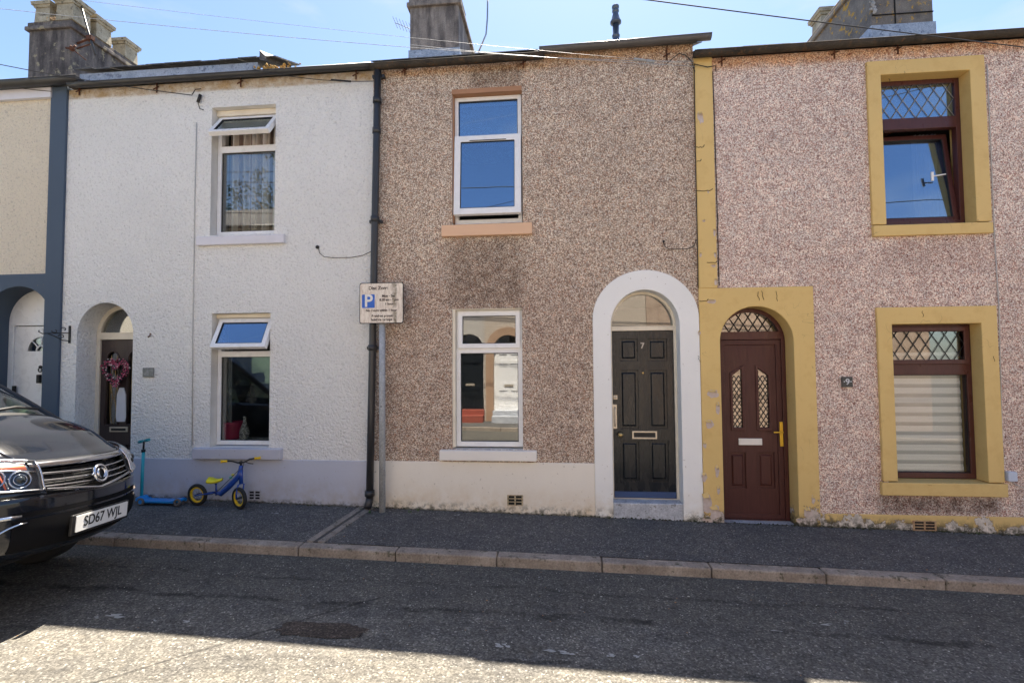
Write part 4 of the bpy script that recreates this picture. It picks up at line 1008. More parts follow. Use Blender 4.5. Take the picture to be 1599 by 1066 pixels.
for i in range(26):
    z_ = zt3-.12-.03*i; y_ = Y0-.03
    mb.ball((xa3+rnd.uniform(-.03, .04), y_, z_), rnd.uniform(.02, .045), 1, sc=(1, .5, 1), jit=.35)
mb.build('mortar_repair', mat_stone('pale_mortar', (.2, .19, .18), (.5, .48, .46), 9), s3_)
mb = MB(); mb.box(xa3+.005, xb3-.005, Y0-.018, Y0-.001, wp(1400, 22, Y0).z-.012, wp(1400, 22, Y0).z); xx = wp(1397, 20, Y0).x; mb.box(xx-.006, xx+.006, Y0-.018, Y0-.001, 6.2, zt3-.2)
mb.build('slab_joint', m_blackfill, s3_)
# tuft in the left stack
mb = MB()
for i in range(60): mb.ball((xa1+.42+rnd.gauss(0, .07), Y0+.02+rnd.gauss(0, .03), zt1+.03+abs(rnd.gauss(0, .03))), rnd.uniform(.008, .02), 1, jit=.3)
tag(mb.build('moss_tuft', simple('dry_moss', (.5, .36, .22), .95)), 'dry pale tuft growing between pots on the left chimney', 'plant')
# twin wall flue
fp = wp(962, 68, 3.2)
t = empty('metal_flue', (fp.x, 3.2, fp.z-.5), 'slender blue-grey metal flue pipe with conical cowl above brown house roof', 'flue')
zt_ = wp(962, 9, 3.2).z; hh = zt_-fp.z
mb = MB(); r_ = .058
mb.lathe((fp.x, 3.2, fp.z-.5), [(r_, 0), (r_, .5+hh*.02), (r_+.01, .5+hh*.03), (r_+.01, .5+hh*.09), (r_, .5+hh*.10), (r_, .5+hh*.16), (r_+.012, .5+hh*.17), (r_+.012, .5+hh*.21), (r_, .5+hh*.22), (r_, .5+hh*.52)], 24); mb.build('pipe', m_steel, t)
mb = MB(); mb.lathe((fp.x, 3.2, fp.z), [(r_, hh*.5), (.10, hh*.53), (.10, hh*.57), (.085, hh*.6), (.05, hh*.78), (.05, hh*.82), (.062, hh*.83), (.062, hh*.87), (.045, hh*.88), (.045, hh*.91), (.065, hh*.93), (.065, hh*.98), (.03, hh), (0, hh)], 24); mb.build('cowl', m_steel, t)
# aerial mast on left chimney
t = empty('aerial_mast', (xb1, Y0, zt1-.3), 'leaning grey aerial mast bracketed to the leftmost chimney', 'aerial')
a, b = wp(149, 85, Y0+.25), wp(122, -14, Y0+.1)
a = Vector((xb1+.05, a.y, a.z)); 
mb = MB(); mb.tube([wp(149, 86, Y0+.12), wp(141, 60, Y0+.12), wp(120, -14, Y0+.12)], .018, 8); mb.build('pole', m_pipe, t)
p = wp(141, 60, Y0+.12); mb = MB(); mb.tube([p, (xb1-.05, Y0+.12, p.z-.1)], .02, 6); mb.tube([p+Vector((0, 0, -.12)), (xb1-.05, Y0+.12, p.z-.2)], .014, 6); mb.box(p.x-.06, p.x+.06, p.y-.04, p.y+.04, p.z-.04, p.z+.04); mb.build('bracket', m_rust, t)
p = wp(112, 76, Y0-.05); mb = MB()
mb.tube([p+Vector((-.12, 0, .02)), p, p+Vector((.08, 0, .05))], .02, 6); mb.tube([p, p+Vector((.2, .1, -.18))], .01, 6); mb.ball(p, .05, 2, jit=.2)
tag(mb.build('wire_anchor', m_rust), 'rusty iron wire anchor fixed to the corner of the leftmost chimney', 'anchor')
# yagi
t = empty('roof_aerial', wp(640, 47, 4.2), 'small comb-like aerial sticking out left of middle chimney', 'aerial')
a, b = wp(617, 36, 4.2), wp(642, 46, 4.2)
mb = MB(); mb.tube([a, b, b+Vector((.3, 0, -.12))], .007, 6); mb.build('boom', m_alu, t)
mb = MB()
for i in range(6):
    c_ = a.lerp(b, i/5); mb.tube([c_+Vector((-.02, -.10, .07)), c_+Vector((.02, .10, -.05))], .005, 5)
mb.build('element', m_alu, t)
t = empty('roof_aerial', wp(748, 80, Y0), 'thin bent aerial pole rising right of the middle chimney', 'aerial')
mb = MB(); mb.tube([wp(747, 82, Y0), wp(759, 54, Y0), wp(761, 30, Y0), wp(762, -20, Y0)], .014, 8); mb.build('pole', m_alu, t)

# ================================================================== OVERHEAD CABLES
def cable(a, b, sag, label, r=.006, mat=None, n=16, grp='overhead cables', ext=1.0):
    a, b = Vector(a), Vector(b); b = a+(b-a)*ext; mb = MB()
    mb.tube([a.lerp(b, i/n) - Vector((0, 0, sag*4*(i/n)*(1-i/n))) for i in range(n+1)], r, 6)
    return tag(mb.build('overhead_cable', mat or m_cable), label, 'cable', grp)
cable(wp(1085, 104, -.06), wp(144, 13, -.9), .12, 'upper overhead wire running left from the ochre pilaster past the middle chimney', .0026, m_galv, ext=1.7)
cable(wp(1083, 100, -.06), wp(120, -16, -1.6), .1, 'lower overhead wire running left from the ochre pilaster past the middle chimney', .0016, m_galv, ext=1.7)
cable(wp(1084, 96, -.06), wp(640, 70, -.3), .05, 'short pale wire strung from the ochre pilaster to the middle chimney foot', .0028, m_galv)
cable(wp(1599, 74, -.1), wp(1040, -4, -1.5), .05, 'dark overhead cable crossing the sky above the pink house', .005, ext=3.0)
cable(wp(-80, 84, -.3), wp(300, 149, -.06), .04, 'wire descending left along the white house eaves to its clamp', .005)
cable(wp(-60, 122, -.1), wp(80, 143, -.05), .02, 'short wire looped under the gutter of the cream house', .004)
cable(wp(395, 108, -.2), wp(584, 127, -.03), .05, 'loose wire with an insulator under the white house gutter', .004)
p = wp(525, 125, -.1)
mb = MB(); mb.tube([wp(517, 125, -.1), wp(548, 127.5, -.07)], .011, 8); tag(mb.build('wire_insulator', m_cable), 'black insulator on the loose wire under the white house gutter', 'insulator')
mb = MB(); mb.tube([wp(990, 92, -.12), wp(1010, 95, -.1)], .013, 8); mb.tube([wp(1010, 95, -.1), wp(1022, 97, -.1)], .018, 8); tag(mb.build('wire_insulator', m_galv), 'pale insulator on wires left of the ochre pilaster top', 'insulator')
for i, (y, z, dz) in enumerate(((-5.6, 7.0, .1), (-6.3, 6.6, -.3), (-7.0, 5.9, .2), (-6.8, 6.35, .0), (-7.6, 7.3, .3))):
    cable((-12, y, z+.25), (12, y+.4, z+dz-.25), .3, ('lowest', 'second lowest', 'middle', 'second highest', 'highest')[(3, 2, 0, 1, 4)[i]]+' of the five wires mirrored in the upper windows', .010, grp='wires reflected in the upper windows')

# ================================================================== THINGS IN AND ON THE WALLS
def curtain(name, x0, x1, z0, z1, y, mat, folds, amp, label, cat='curtain'):
    mb = MB(); n = folds*10; P = []
    for j in range(9):
        P.append([(x0+(x1-x0)*i/n, y+amp*math.sin(i*2*math.pi/10)+amp*.3*math.sin(i*.9), z0+(z1-z0)*j/8) for i in range(n+1)])
    mb.grid(P); o = mb.build(name, mat)
    s = o.modifiers.new('s', 'SOLIDIFY'); s.thickness = .004
    return tag(o, label, cat)
n_ = NT('brown_striped_curtain'); q_ = n_.sep()
m_curt = n_.fin(n_.ramp(n_.math('FRACT', n_.math('MULTIPLY', q_[0], 7)), [(0, (.70, .60, .50)), (.4, (.66, .56, .46)), (.45, (.25, .17, .13)), (.7, (.28, .19, .15)), (.75, (.85, .78, .70))]), .9)
m_net = simple('white_net_curtain', (.75, .75, .75), .9)
curtain('curtain', U5[0]+.06, U5[1]-.14, U5[2]+.02, U5[3]-.12, FY+.16, m_curt, 8, .03, 'brown striped curtain behind the upper window of the white house')
curtain('net_curtain', U9i[1]-.30, U9i[1]-.04, U9i[2]+.02, U9i[3]-.5, .42, m_net, 6, .02, 'white net curtain behind the tilted sash of the upper brown window')
curtain('curtain', L5[0]+.03, L5[0]+.09, L5[2]+.07, L5[3]-.3, FY+.16, simple('grey_curtain', (.35, .36, .38), .9), 2, .02, 'narrow grey curtain edge in lower white house window')
# day-night blind in house 9
n_ = NT('banded_blind'); q_ = n_.sep()
m_blind = n_.fin(n_.ramp(n_.math('FRACT', n_.math('MULTIPLY', q_[2], 9.6)), [(0, (.95, .95, .96)), (.5, (.92, .93, .94)), (.56, (.40, .42, .45)), (.90, (.52, .54, .57)), (.97, (.95, .95, .96))]), .8)
mb = MB(); z_ = L9i[2]+.06; i = 0
while z_ < L9i[3]-.33:
    mb.box(L9i[0]+.06, L9i[1]-.06, .200+(i % 2)*.006, .203+(i % 2)*.006, z_, z_+.052); z_ += .052; i += 1
mb.tube([(L9i[0]+.06, .205, L9i[2]+.055), (L9i[1]-.06, .205, L9i[2]+.055)], .010, 8)
tag(mb.build('roller_blind', m_blind), 'pale horizontally banded blind in the lower brown window', 'blind')
# pink pot and mosaic bottle on the inside sill of lower window 5
b_ = L5[2]+.055
mb = MB(); mb.box(L5[0]-.0, L5[1]+.0, .19, .42, b_-.03, b_); mb.build('window_board', m_upvc, h5, .004)
p = wp(366, 668, .27); mb = MB(); mb.lathe((p.x-.02, .28, b_), [(.09, 0), (.105, .02), (.115, .10), (.12, .19), (.125, .22), (.11, .22), (.10, .05), (0, .05)], 28)
tag(mb.build('plant_pot', paint('pink_glazed_pot', (.50, .045, .12), .4, .3)), 'round pink pot inside the lower window of the white house', 'pot')
p = wp(382, 668, .22)
n_ = NT('silver_mosaic'); c_ = n_.ramp(n_.sep(n_.vor(70, 'Color'))[0], [(0, (.25, .25, .25)), (.5, (.6, .6, .6)), (1, (.95, .95, .95))], 'CONSTANT')
m_mos = n_.fin(c_, .25, .0, n_.bump(n_.vor(70, 'Distance', 'DISTANCE_TO_EDGE'), .4, .004))
mb = MB(); mb.lathe((p.x, .22, b_), [(.045, 0), (.058, .03), (.062, .08), (.052, .14), (.03, .19), (.018, .23), (.017, .27), (.022, .285), (.017, .29), (0, .29)], 24)
tag(mb.build('mosaic_vase', m_mos), 'silver mosaic bottle vase inside the lower window of the white house', 'vase')
# heart wreath
hw = wp(183, 579, .24); mb = MB()
def heart(t): return (.0140*16*math.sin(t)**3, .0140*(13*math.cos(t)-5*math.cos(2*t)-2*math.cos(3*t)-math.cos(4*t)))
pth = [(hw.x+heart(2*math.pi*k/48)[0]*.72, .235, hw.z+heart(2*math.pi*k/48)[1]*.72) for k in range(49)]
mb.tube(pth, .022, 8, 2)
for k in range(760):
    t_ = rnd.uniform(0, 2*math.pi); hx, hz = heart(t_); s_ = .72
    a_ = rnd.uniform(0, 2*math.pi); rr = rnd.uniform(.014, .044)
    mb.ball((hw.x+hx*s_+math.cos(a_)*rr, .228-abs(math.sin(a_*1.7))*rr*.8, hw.z+hz*s_+math.sin(a_)*rr), rnd.uniform(.006, .012), 1, rnd.choice((0, 0, 0, 1, 1, 2, 2, 2, 3)))
tag(mb.build('heart_wreath', [simple('rose_berries', (.42, .035, .12), .4), simple('dusky_pink_berries', (.55, .16, .25), .4), simple('dark_foliage', (.02, .028, .03), .7), simple('white_berries', (.75, .6, .62), .5)]), 'heart-shaped wreath of pink berries hanging on the dark door', 'wreath')
# scrolled hanging basket bracket
p = wp(107, 522, -.02)
t = empty('basket_bracket', (p.x, 0, p.z), 'black scrolled iron hanging-basket bracket beside the blue-grey pilaster', 'bracket')
mb = MB(); mb.box(p.x-.012, p.x+.012, -.012, 0, p.z-.11, p.z+.11); mb.build('wall_plate', m_gasket, t)
mb = MB(); dX = -.10; L_ = .24
def br(s_, z_): return (p.x+dX/L_*s_*1.0, -.01-s_, z_)
mb.tube([br(0, p.z+.02), br(L_, p.z+.0), br(L_+.03, p.z+.02), br(L_+.025, p.z+.04)], .006, 6)
mb.tube([br(0, p.z-.08), br(.06, p.z-.075), br(.13, p.z-.03), br(.19, p.z+.0)], .006, 6)
for cx, cz, r0, tn in ((.07, -.03, .032, 2.2), (.13, .04, .03, -2), (.05, .06, .03, 2)):
    mb.tube([br(cx+r0*(1-i/26)*math.cos(tn*i/26*math.pi), p.z+cz+r0*(1-i/26)*math.sin(tn*i/26*math.pi)) for i in range(20)], .005, 6)
mb.build('scroll', m_gasket, t)

# parking sign
sg = wp(597, 797, -.14); sg = Vector((sg.x, -.14, gz(sg.x)-.02))
t = empty('parking_sign', sg, 'stained disc zone parking sign on a galvanised post by the downpipe', 'sign')
tp = wp(596.5, 500, -.14)
mb = MB(); mb.tube([(sg.x, -.14, sg.z), (tp.x, -.14, wp(596, 445, -.14).z)], .036, 18); mb.lathe((sg.x+(tp.x-sg.x)*.5, -.176, wp(598, 634, -.14).z), [(.008, 0), (.008, .003), (0, .003)], 10, (0, -1, 0), 1); mb.build('post', [m_galv, m_gasket], t)
a, b = wp(561.5, 442, -.19), wp(630, 504.5, -.19); x0, x1, z0, z1 = a.x, b.x, b.z, a.z
n_ = NT('stained_sign_face'); q_ = n_.sep()
stn = n_.ramp(n_.noise(9, 7, .75, v=n_.map((4, 4, 1.0))), [(.44, 0), (.64, 1)])
cS = n_.mix(n_.math('MULTIPLY', stn, .6), (.84, .76, .66), (.42, .30, .22))
str_ = n_.math('MULTIPLY', n_.rng(n_.math('ABSOLUTE', n_.math('SUBTRACT', n_.math('ADD', q_[0], n_.math('MULTIPLY', n_.noise(12, 4), .06)), x0+(x1-x0)*.80+.03)), .035, .01), n_.ramp(n_.noise(14, 5, .7), [(.35, 0), (.6, 1)]))
cS = n_.mix(n_.math('MULTIPLY', str_, .9), cS, (.13, .10, .05))
m_signf = n_.fin(cS, .5)
def rrect(x0, x1, z0, z1, r): 
    P = []
    for cx, cz, a0 in ((x1-r, z1-r, 0), (x0+r, z1-r, 90), (x0+r, z0+r, 180), (x1-r, z0+r, 270)):
        P += [(cx+r*math.cos(R(a0+i*18)), cz+r*math.sin(R(a0+i*18))) for i in range(6)]
    return P
mb = MB(); mb.prism(rrect(x0, x1, z0, z1, .025), -.190, -.186, 1); mb.prism(rrect(x0+.009, x1-.009, z0+.009, z1-.009, .02), -.1925, -.1905, 0)
sp = mb.build('sign_panel', [m_signf, m_gasket], t)
mb = MB(); mb.box(tp.x-.06, tp.x+.06, -.185, -.10, z0+.08, z0+.11); mb.box(tp.x-.06, tp.x+.06, -.185, -.10, z1-.11, z1-.08); mb.build('clamp', m_galv, t)
W_, H_ = x1-x0, z1-z0; mk = simple('faded_black_lettering', (.05, .035, .03), .6)
mb = MB(); mb.prism(rrect(x0+W_*.06, x0+W_*.35, z0+H_*.385, z0+H_*.715, .01), -.1945, -.1930); mb.build('parking_symbol', simple('sign_blue', (.01, .12, .55), .4), t)
text('lettering', 'P', (x0+W_*.207, -.1950, z0+H_*.545), H_*.42, simple('sign_white', (.8, .78, .74), .5), t, off=.004)
for s_, u_, v_, sz in (('Disc Zone', .43, .865, .115), ('Mon - Sat', .66, .67, .082), ('8.20 am - 6 pm', .675, .575, .078), ('1 hour', .68, .475, .078), ('No return within 1 hour', .5, .32, .078), ('Resident permit', .52, .185, .082), ('holders exempt', .51, .095, .082)):
    text('lettering', s_, (x0+W_*u_, -.1935, z0+H_*v_), H_*sz, mk, t, off=.0014, ext=.0006)

# ================================================================== BALANCE BIKE
def bike():
    Yb = -.20
    rc = wp(308.5, 766, Yb); fc = wp(373, 771.5, Yb-.06)
    t = empty('balance_bike', (rc.x, Yb, gz(rc.x)-.01), 'small blue and yellow balance bike leaning under the white house sill', 'bike')
    Rw = .125
    m_tyre = simple('black_tyre', (.015, .015, .015), .8); m_yel = simple('yellow_plastic', (.85, .55, .01), .35); m_blu = simple('blue_bike_paint', (.012, .055, .30), .25, 0, Coat_Weight=.5)
    m_yg = simple('lime_yellow_saddle', (.80, .72, .02), .4)
    rz = gz(rc.x) - .006 + Rw; fz = gz(fc.x) - .012 + Rw
    rc = Vector((rc.x, Yb, rz)); fc = Vector((fc.x, Yb-.05, fz))
    def wheel(c, ax):
        w_ = MB(); w_.torus(c, Rw-.020, .021, ax, 40, 12); wo = w_.build('wheel', m_tyre, t)
        r_ = MB(); r_.lathe(c, [(Rw-.034, -.014), (Rw-.052, -.010), (Rw-.052, .010), (Rw-.034, .014), (Rw-.034, -.014)], 40, ax, None, False); r_.build('rim', m_yel, wo)
        a = Vector(ax).normalized(); u_ = a.cross(Vector((0, 0, 1))).normalized(); v_ = a.cross(u_)
        s_ = MB()
        for k in range(14):
            an = 2*math.pi*k/14; d_ = u_*math.cos(an)+v_*math.sin(an); s_.tube([c+a*(.012*(1 if k % 2 else -1))+d_*.012, c+d_*(Rw-.05)], .0014, 4)
        s_.build('spokes', m_chrome, wo)
        h_ = MB(); h_.tube([c-a*.035, c+a*.035], .012, 12); h_.build('hub', m_gasket, wo)
    wheel(rc, (.06, 1, .05)); wheel(fc, (.42, 1, .05))
    hd = wp(369, 727, Yb); hd = Vector((fc.x-.035, Yb+.02, hd.z)); crown = Vector((fc.x-.012, Yb-.005, fz+Rw+.03))
    bb = wp(338, 769, Yb); bb = Vector((bb.x, Yb+.005, bb.z))
    f_ = MB()
    f_.tube([hd+Vector((0, 0, -.02)), crown.lerp(hd, .45)+Vector((-.02, 0, 0)), bb.lerp(hd, .35)+Vector((.05, 0, -.035)), bb+Vector((.05, 0, -.012)), bb], .02, 12, rs=[.022, .030, .034, .031, .020])
    f_.tube([hd, crown], .022, 12)
    for s_ in (-1, 1): f_.tube([bb, bb+Vector((-.05, s_*.03, 0)), rc+Vector((0, s_*.035, 0))], .009, 8)
    f_.tube([bb+Vector((-.005, 0, -.03)), bb+Vector((-.012, 0, .12))], .011, 8)
    f_.build('frame', m_blu, t)
    for q_, (c_, dx, dz) in enumerate((((.10, .40, .35), .022, .016), ((.62, .60, .10), .018, .018))):
        p_ = bb.lerp(hd, .62+.1*q_)+Vector((.012-.004*q_, -.033, -.012)); d_ = MB(); d_.ball(p_, .020, 2, 0, (1.1, .25, .8)); d_.build('decal', simple('decal_'+str(q_), c_, .4), t)
    cb = MB(); tp_ = hd+Vector((0, 0, .035)); cb.tube([tp_+Vector((.05, -.02, 0)), tp_+Vector((.06, -.05, -.05)), tp_+Vector((-.01, -.04, -.09)), bb+Vector((.06, -.035, .05)), bb+Vector((-.03, -.04, -.01)), rc+Vector((.03, -.04, .0))], .0035, 6); cb.build('brake_cable', m_gasket, t)
    k_ = MB(); sd_ = Vector((.42, 1, 0)).normalized()
    for s_ in (-1, 1): k_.tube([crown, crown+sd_*s_*.035+Vector((0, 0, -.01)), fc+sd_*s_*.038+Vector((0, 0, .06)), fc+sd_*s_*.036], .009, 8)
    k_.build('fork', m_blu, t)
    s_ = MB(); sc = bb+Vector((-.005, 0, .135)); P = []
    for i in range(13):
        u_ = i/12; x = sc.x-.09+.17*u_; hw_ = .060*(1-u_)**.6+.018 if u_ < .98 else .010; zz = sc.z+.012-.03*math.sin(u_*math.pi)*.6+.012*u_
        if i == 0: hw_ = .03
        P.append([(x, Yb+hw_*math.cos(a), zz+.036*(1-.55*u_)*math.sin(a)) for a in [2*math.pi*k/14 for k in range(15)]])
    V = s_.grid(P); s_.build('saddle', m_yg, t)
    hb = MB(); top = hd+Vector((0, 0, .035)); dH = Vector((.85, .52, 0)).normalized()
    L0 = top-dH*.145+Vector((0, 0, .03)); L1 = top+dH*.145+Vector((0, 0, .035))
    hb.tube([L0, top-dH*.09+Vector((0, 0, .025)), top-dH*.03, top+dH*.03, top+dH*.09+Vector((0, 0, .03)), L1], .009, 10); hb.ball(top, .022, 2); hb.tube([hd, top], .012, 10)
    hb.tube([top+dH*.05, top+dH*.09+Vector((.02, -.03, -.012)), top+dH*.12+Vector((.03, -.03, -.02))], .005, 6)
    hbo = hb.build('handlebar', m_gasket, t)
    for e, s_ in ((L0, -1), (L1, 1)):
        g_ = MB(); g_.tube([e-dH*s_*.005, e+dH*s_*.055], .014, 12); g_.tube([e+dH*s_*.05, e+dH*s_*.06], .02, 12); g_.tube([e-dH*s_*.006, e+dH*s_*.004], .017, 12); g_.build('grip', m_yel, hbo)
bike()
def scooter():
    Ys = -.22
    b = wp(221, 770, Ys); t = empty('kick_scooter', (b.x, Ys, gz(b.x)-.01), 'turquoise and blue kick scooter parked behind the car nose', 'scooter')
    m_teal = simple('teal_plastic', (.01, .26, .30), .4); m_lb = simple('turquoise_paint', (.02, .38, .46), .35); m_bl = simple('sky_blue_deck', (.01, .23, .62), .35)
    g0 = gz(b.x)-.01
    hT = wp(224, 688, Ys); st_ = MB(); st_.tube([(b.x, Ys, g0+.07), (b.x+.012, Ys, hT.z-.10)], .017, 10); st_.build('stem', m_lb, t)
    s2 = MB(); s2.tube([(b.x+.012, Ys, hT.z-.11), (b.x+.016, Ys, hT.z)], .010, 8); s2.tube([(b.x+.011, Ys, hT.z-.13), (b.x+.012, Ys, hT.z-.10)], .022, 10); s2.build('clamp', m_gasket, t)
    dH = Vector((.9, -.35, .19)).normalized(); c = Vector((b.x+.016, Ys, hT.z)); hb = MB(); hb.tube([c-dH*.1, c+dH*.1], .011, 10); ho = hb.build('handlebar', m_lb, t)
    for s_ in (-1, 1):
        g_ = MB(); g_.tube([c+dH*s_*.03, c+dH*s_*.105], .018, 12); g_.build('grip', m_teal, ho)
    xe = wp(283, 775, Ys).x
    d_ = MB(); pts = [(b.x-.02, g0+.09), (b.x+.02, g0+.10), (b.x+.06, g0+.06), (xe-.12, g0+.055), (xe, g0+.075), (xe+.02, g0+.045), (xe-.06, g0+.025), (b.x+.02, g0+.025), (b.x-.03, g0+.05)]
    d_.prism(pts, Ys-.06, Ys+.06); d_.build('deck', m_bl, t, .012)
    for cx, nm in ((b.x+.055, 0), (xe+.005, 1)):
        for yy in ((-.07, .07) if nm == 0 else (0.066,)):
            w_ = MB(); w_.torus((cx, Ys+yy, g0+.045), .032, .013, (0, 1, 0), 24, 8); wo = w_.build('wheel', simple('grey_wheel', (.12, .11, .10), .5), t)
            h_ = MB(); h_.lathe((cx, Ys+yy-.01, g0+.045), [(.022, 0), (.022, .02)], 16, (0, 1, 0)); h_.build('hub', m_bl, wo)
    w_ = MB(); w_.torus((xe+.005, Ys-.066, g0+.045), .032, .013, (0, 1, 0), 24, 8); w_.build('wheel', bpy.data.materials['grey_wheel'], t)
scooter()

# ================================================================== CAR
def car():
    NX, CY = -3.36, -2.30; HW = .95
    zr = gz(NX-1.5) + roadz(CY); t = empty('parked_car', (NX-2.5, CY, zr), 'black people carrier parked at the left with chrome grille and badge', 'car')
    n_ = NT('black_car_paint'); fl = n_.noise(2.0, 2)
    m_paint = n_.fin((.006, .008, .013), .12, 0, n_.bump(fl, .02, .01), Coat_Weight=.7, Coat_Roughness=.03, Specular_IOR_Level=.35)
    m_glassc = mat_glass('green_tinted_car_glass', .14, (.62, .78, .70), .02)
    m_plast = simple('black_trim_plastic', (.012, .012, .013), .45)
    m_lampin = simple('lamp_reflector', (.55, .55, .57), .15, .9)
    m_lens = mat_glass('clear_lamp_lens', .02, (.95, .97, .98), .02)
    m_amber = simple('amber_indicator', (.85, .16, .03), .2)
    m_sil = simple('satin_silver', (.62, .62, .64), .18, 1)
    K = [  # u back from nose, height, corner pull-back, side drop, width factor
        (-.16, .43, .46, -.04, .93), (-.05, .47, .46, -.04, .97), (.0, .53, .46, -.02, .985), (.02, .60, .46, -.01, 1), (.02, .72, .48, -.01, 1),
        (.012, .852, .48, -.02, 1), (-.01, .915, .50, -.03, .995), (-.035, .985, .50, -.04, .985), (-.085, 1.055, .50, -.02, .965), (-.19, 1.12, .46, .02, .95),
        (-.36, 1.21, .34, .05, .93), (-.54, 1.285, .22, .08, .91), (-.72, 1.345, .17, .09, .89), (-.78, 1.375, .16, .09, .88), (-1.22, 1.65, .18, .08, .83), (-1.68, 1.87, .16, .07, .77), (-2.0, 1.93, .12, .07, .75),
        (-3.0, 1.97, .0, .07, .74), (-4.2, 1.93, .0, .07, .74), (-4.85, 1.80, -.05, .06, .76), (-5.08, 1.34, -.10, .05, .86), (-5.16, .95, -.12, .02, .94), (-5.18, .60, -.14, .0, .96), (-5.08, .32, -.14, .0, .94)]
    def cr(a, b, c, d, s): return .5*((2*b)+(-a+c)*s+(2*a-5*b+4*c-d)*s*s+(-a+3*b-3*c+d)*s**3)
    def prof(k):
        i = max(0, min(len(K)-2, int(k))); s = k-i
        q = [K[max(0, min(len(K)-1, i+j))] for j in (-1, 0, 1, 2)]
        return [cr(q[0][m], q[1][m], q[2][m], q[3][m], s) for m in range(5)]
    def Sf(k, tt, off=0.0):
        u, h, pb, dr, wf = prof(k); a = abs(tt)
        uu = u - pb*(.62*a*a+.38*a**4); hh = h - dr*a*a - .03*a**6
        if 9 < k < 12.6:
            q = min(1, (k-9)/1.0)*min(1, (12.6-k)/.6); pl = min(1, max(0, (.66-a)/.10)); pl = pl*pl*(3-2*pl); hh += .026*q*pl - .012*q*math.exp(-((a-.72)/.06)**2)
        p = Vector((NX+uu, CY+HW*wf*tt, zr+hh))
        if off:
            e = 1e-2; du = Sf(k+e, tt)-Sf(k-e, tt); dv = Sf(k, tt+e)-Sf(k, tt-e); n = dv.cross(du).normalized()
            p = p + n*off*(-1 if n.dot(Vector((1, 0, .6))) < 0 else 1)
        return p
    def patch(k0, k1, t0, t1, off=0, nk=10, ntt=16, mi=None, mb=None, kf=None):
        mb = mb or MB(); P = []
        for i in range(nk+1):
            P.append([Sf((k0+(k1-k0)*i/nk) if kf is None else kf(i/nk, t0+(t1-t0)*j/ntt), t0+(t1-t0)*j/ntt, off) for j in range(ntt+1)])
        mb.grid(P, mi); return mb
    # body: lower fascia, bonnet, roof, tail (grille and screens left open)
    b_ = MB()
    patch(0, 5.0, -1, 1, 0, 20, 40, mb=b_)
    GW = .425
    patch(5.0, 8.0, -1, -GW, 0, 10, 10, mb=b_); patch(5.0, 8.0, GW, 1, 0, 10, 10, mb=b_)
    patch(5.0, 8.0, -GW, GW, -.07, 8, 16, 1, mb=b_)
    patch(8.0, 12.9, -1, 1, 0, 30, 40, mb=b_)
    patch(12.9, 15.9, -1, -.93, 0, 12, 2, mb=b_); patch(12.9, 15.9, .93, 1, 0, 12, 2, mb=b_)
    patch(15.9, 19.0, -1, 1, 0, 14, 24, mb=b_); patch(20.0, 23.0, -1, 1, 0, 14, 24, mb=b_); patch(19.0, 20.0, -1, -.9, 0, 4, 2, mb=b_); patch(19.0, 20.0, .9, 1, 0, 4, 2, mb=b_)
    # flanks: from the rim of the shell down to the sill, with wheel arches cut
    for sgn in (-1, 1):
        def edge_h(u):
            best = None
            for i in range(200):
                k = 10+(21.5-10)*i/199; p = Sf(k, sgn)
                if best is None or abs(p.x-u) < best[0]: best = (abs(p.x-u), p)
            return best[1]
        N_ = 90; P = []
        xa, xb = Sf(6, sgn).x, Sf(21.5, sgn).x
        belt = 1.17
        for i in range(N_+1):
            x = xa+(xb-xa)*i/N_; lo = .40
            for wx in (NX-1.02, NX-4.05):
                dx = x-wx
                if abs(dx) < .40: lo = max(lo, .33+math.sqrt(max(0, .40**2-dx*dx)))
            tp = edge_h(x); hb_ = min(belt, tp.z-zr-.01)
            if x > Sf(10, sgn).x:
                kk = 6+(10-6)*(xa-x)/(xa-Sf(10, sgn).x); tp = Sf(kk, sgn); hb_ = max(lo+.02, tp.z-zr)
            row = []
            for j in range(9):
                h = lo+(hb_-lo)*j/8; bulge = .03*math.sin(math.pi*min(1, max(0, (h-.3)/.9)))
                wy = HW*.955+bulge
                if j == 8: wy = abs(tp.y-CY) if x > Sf(12, sgn).x else wy-.01
                # pull the nose corner in
                row.append(Vector((x, CY+sgn*wy*(1 if x < NX-.75 else 1), zr+h)))
            if x > Sf(10, sgn).x:
                for j, v in enumerate(row):
                    f_ = max(0, (x-(NX-.75))/.35); v.y = CY+sgn*(abs(v.y-CY)*(1-min(1, f_))+abs(tp.y-CY)*min(1, f_))
            P.append(row)
        b_.grid(P)
        b_.grid([[Sf(k_*.55, sgn), Sf(k_*.55, sgn).lerp(Vector((NX-.78, CY+sgn*(HW*.955+.004), Sf(k_*.55, sgn).z)), .5)+Vector((0, sgn*.03, 0)), Vector((NX-.78, CY+sgn*(HW*.955+.004), Sf(k_*.55, sgn).z))] for k_ in range(19)])
        # roof-side posts and rail above the belt
        def roof_e(x):
            p = edge_h(x); return p
        for xp, wd in ((-1.15, .10), (-2.55, .08), (-3.6, .08), (-4.75, .30)):
            x = NX+xp-.75; e = roof_e(x); e2 = roof_e(x-wd)
            b_.hexa([(x, CY+sgn*HW*.955, zr+belt-.02), (x-wd, CY+sgn*HW*.955, zr+belt-.02), (e2.x, e2.y, e2.z), (e.x, e.y, e.z)],
                    [(x, CY+sgn*(HW*.955-.03), zr+belt-.02), (x-wd, CY+sgn*(HW*.955-.03), zr+belt-.02), (e2.x, e2.y-sgn*.03, e2.z-.01), (e.x, e.y-sgn*.03, e.z-.01)])
    body = b_.build('body', [m_paint, m_plast], t)
    sol = body.modifiers.new('s', 'SOLIDIFY'); sol.thickness = .006; sol.offset = 0
    patch(12.9, 15.9, -.93, .93, -.004, 12, 20).build('windscreen', m_glassc, t)
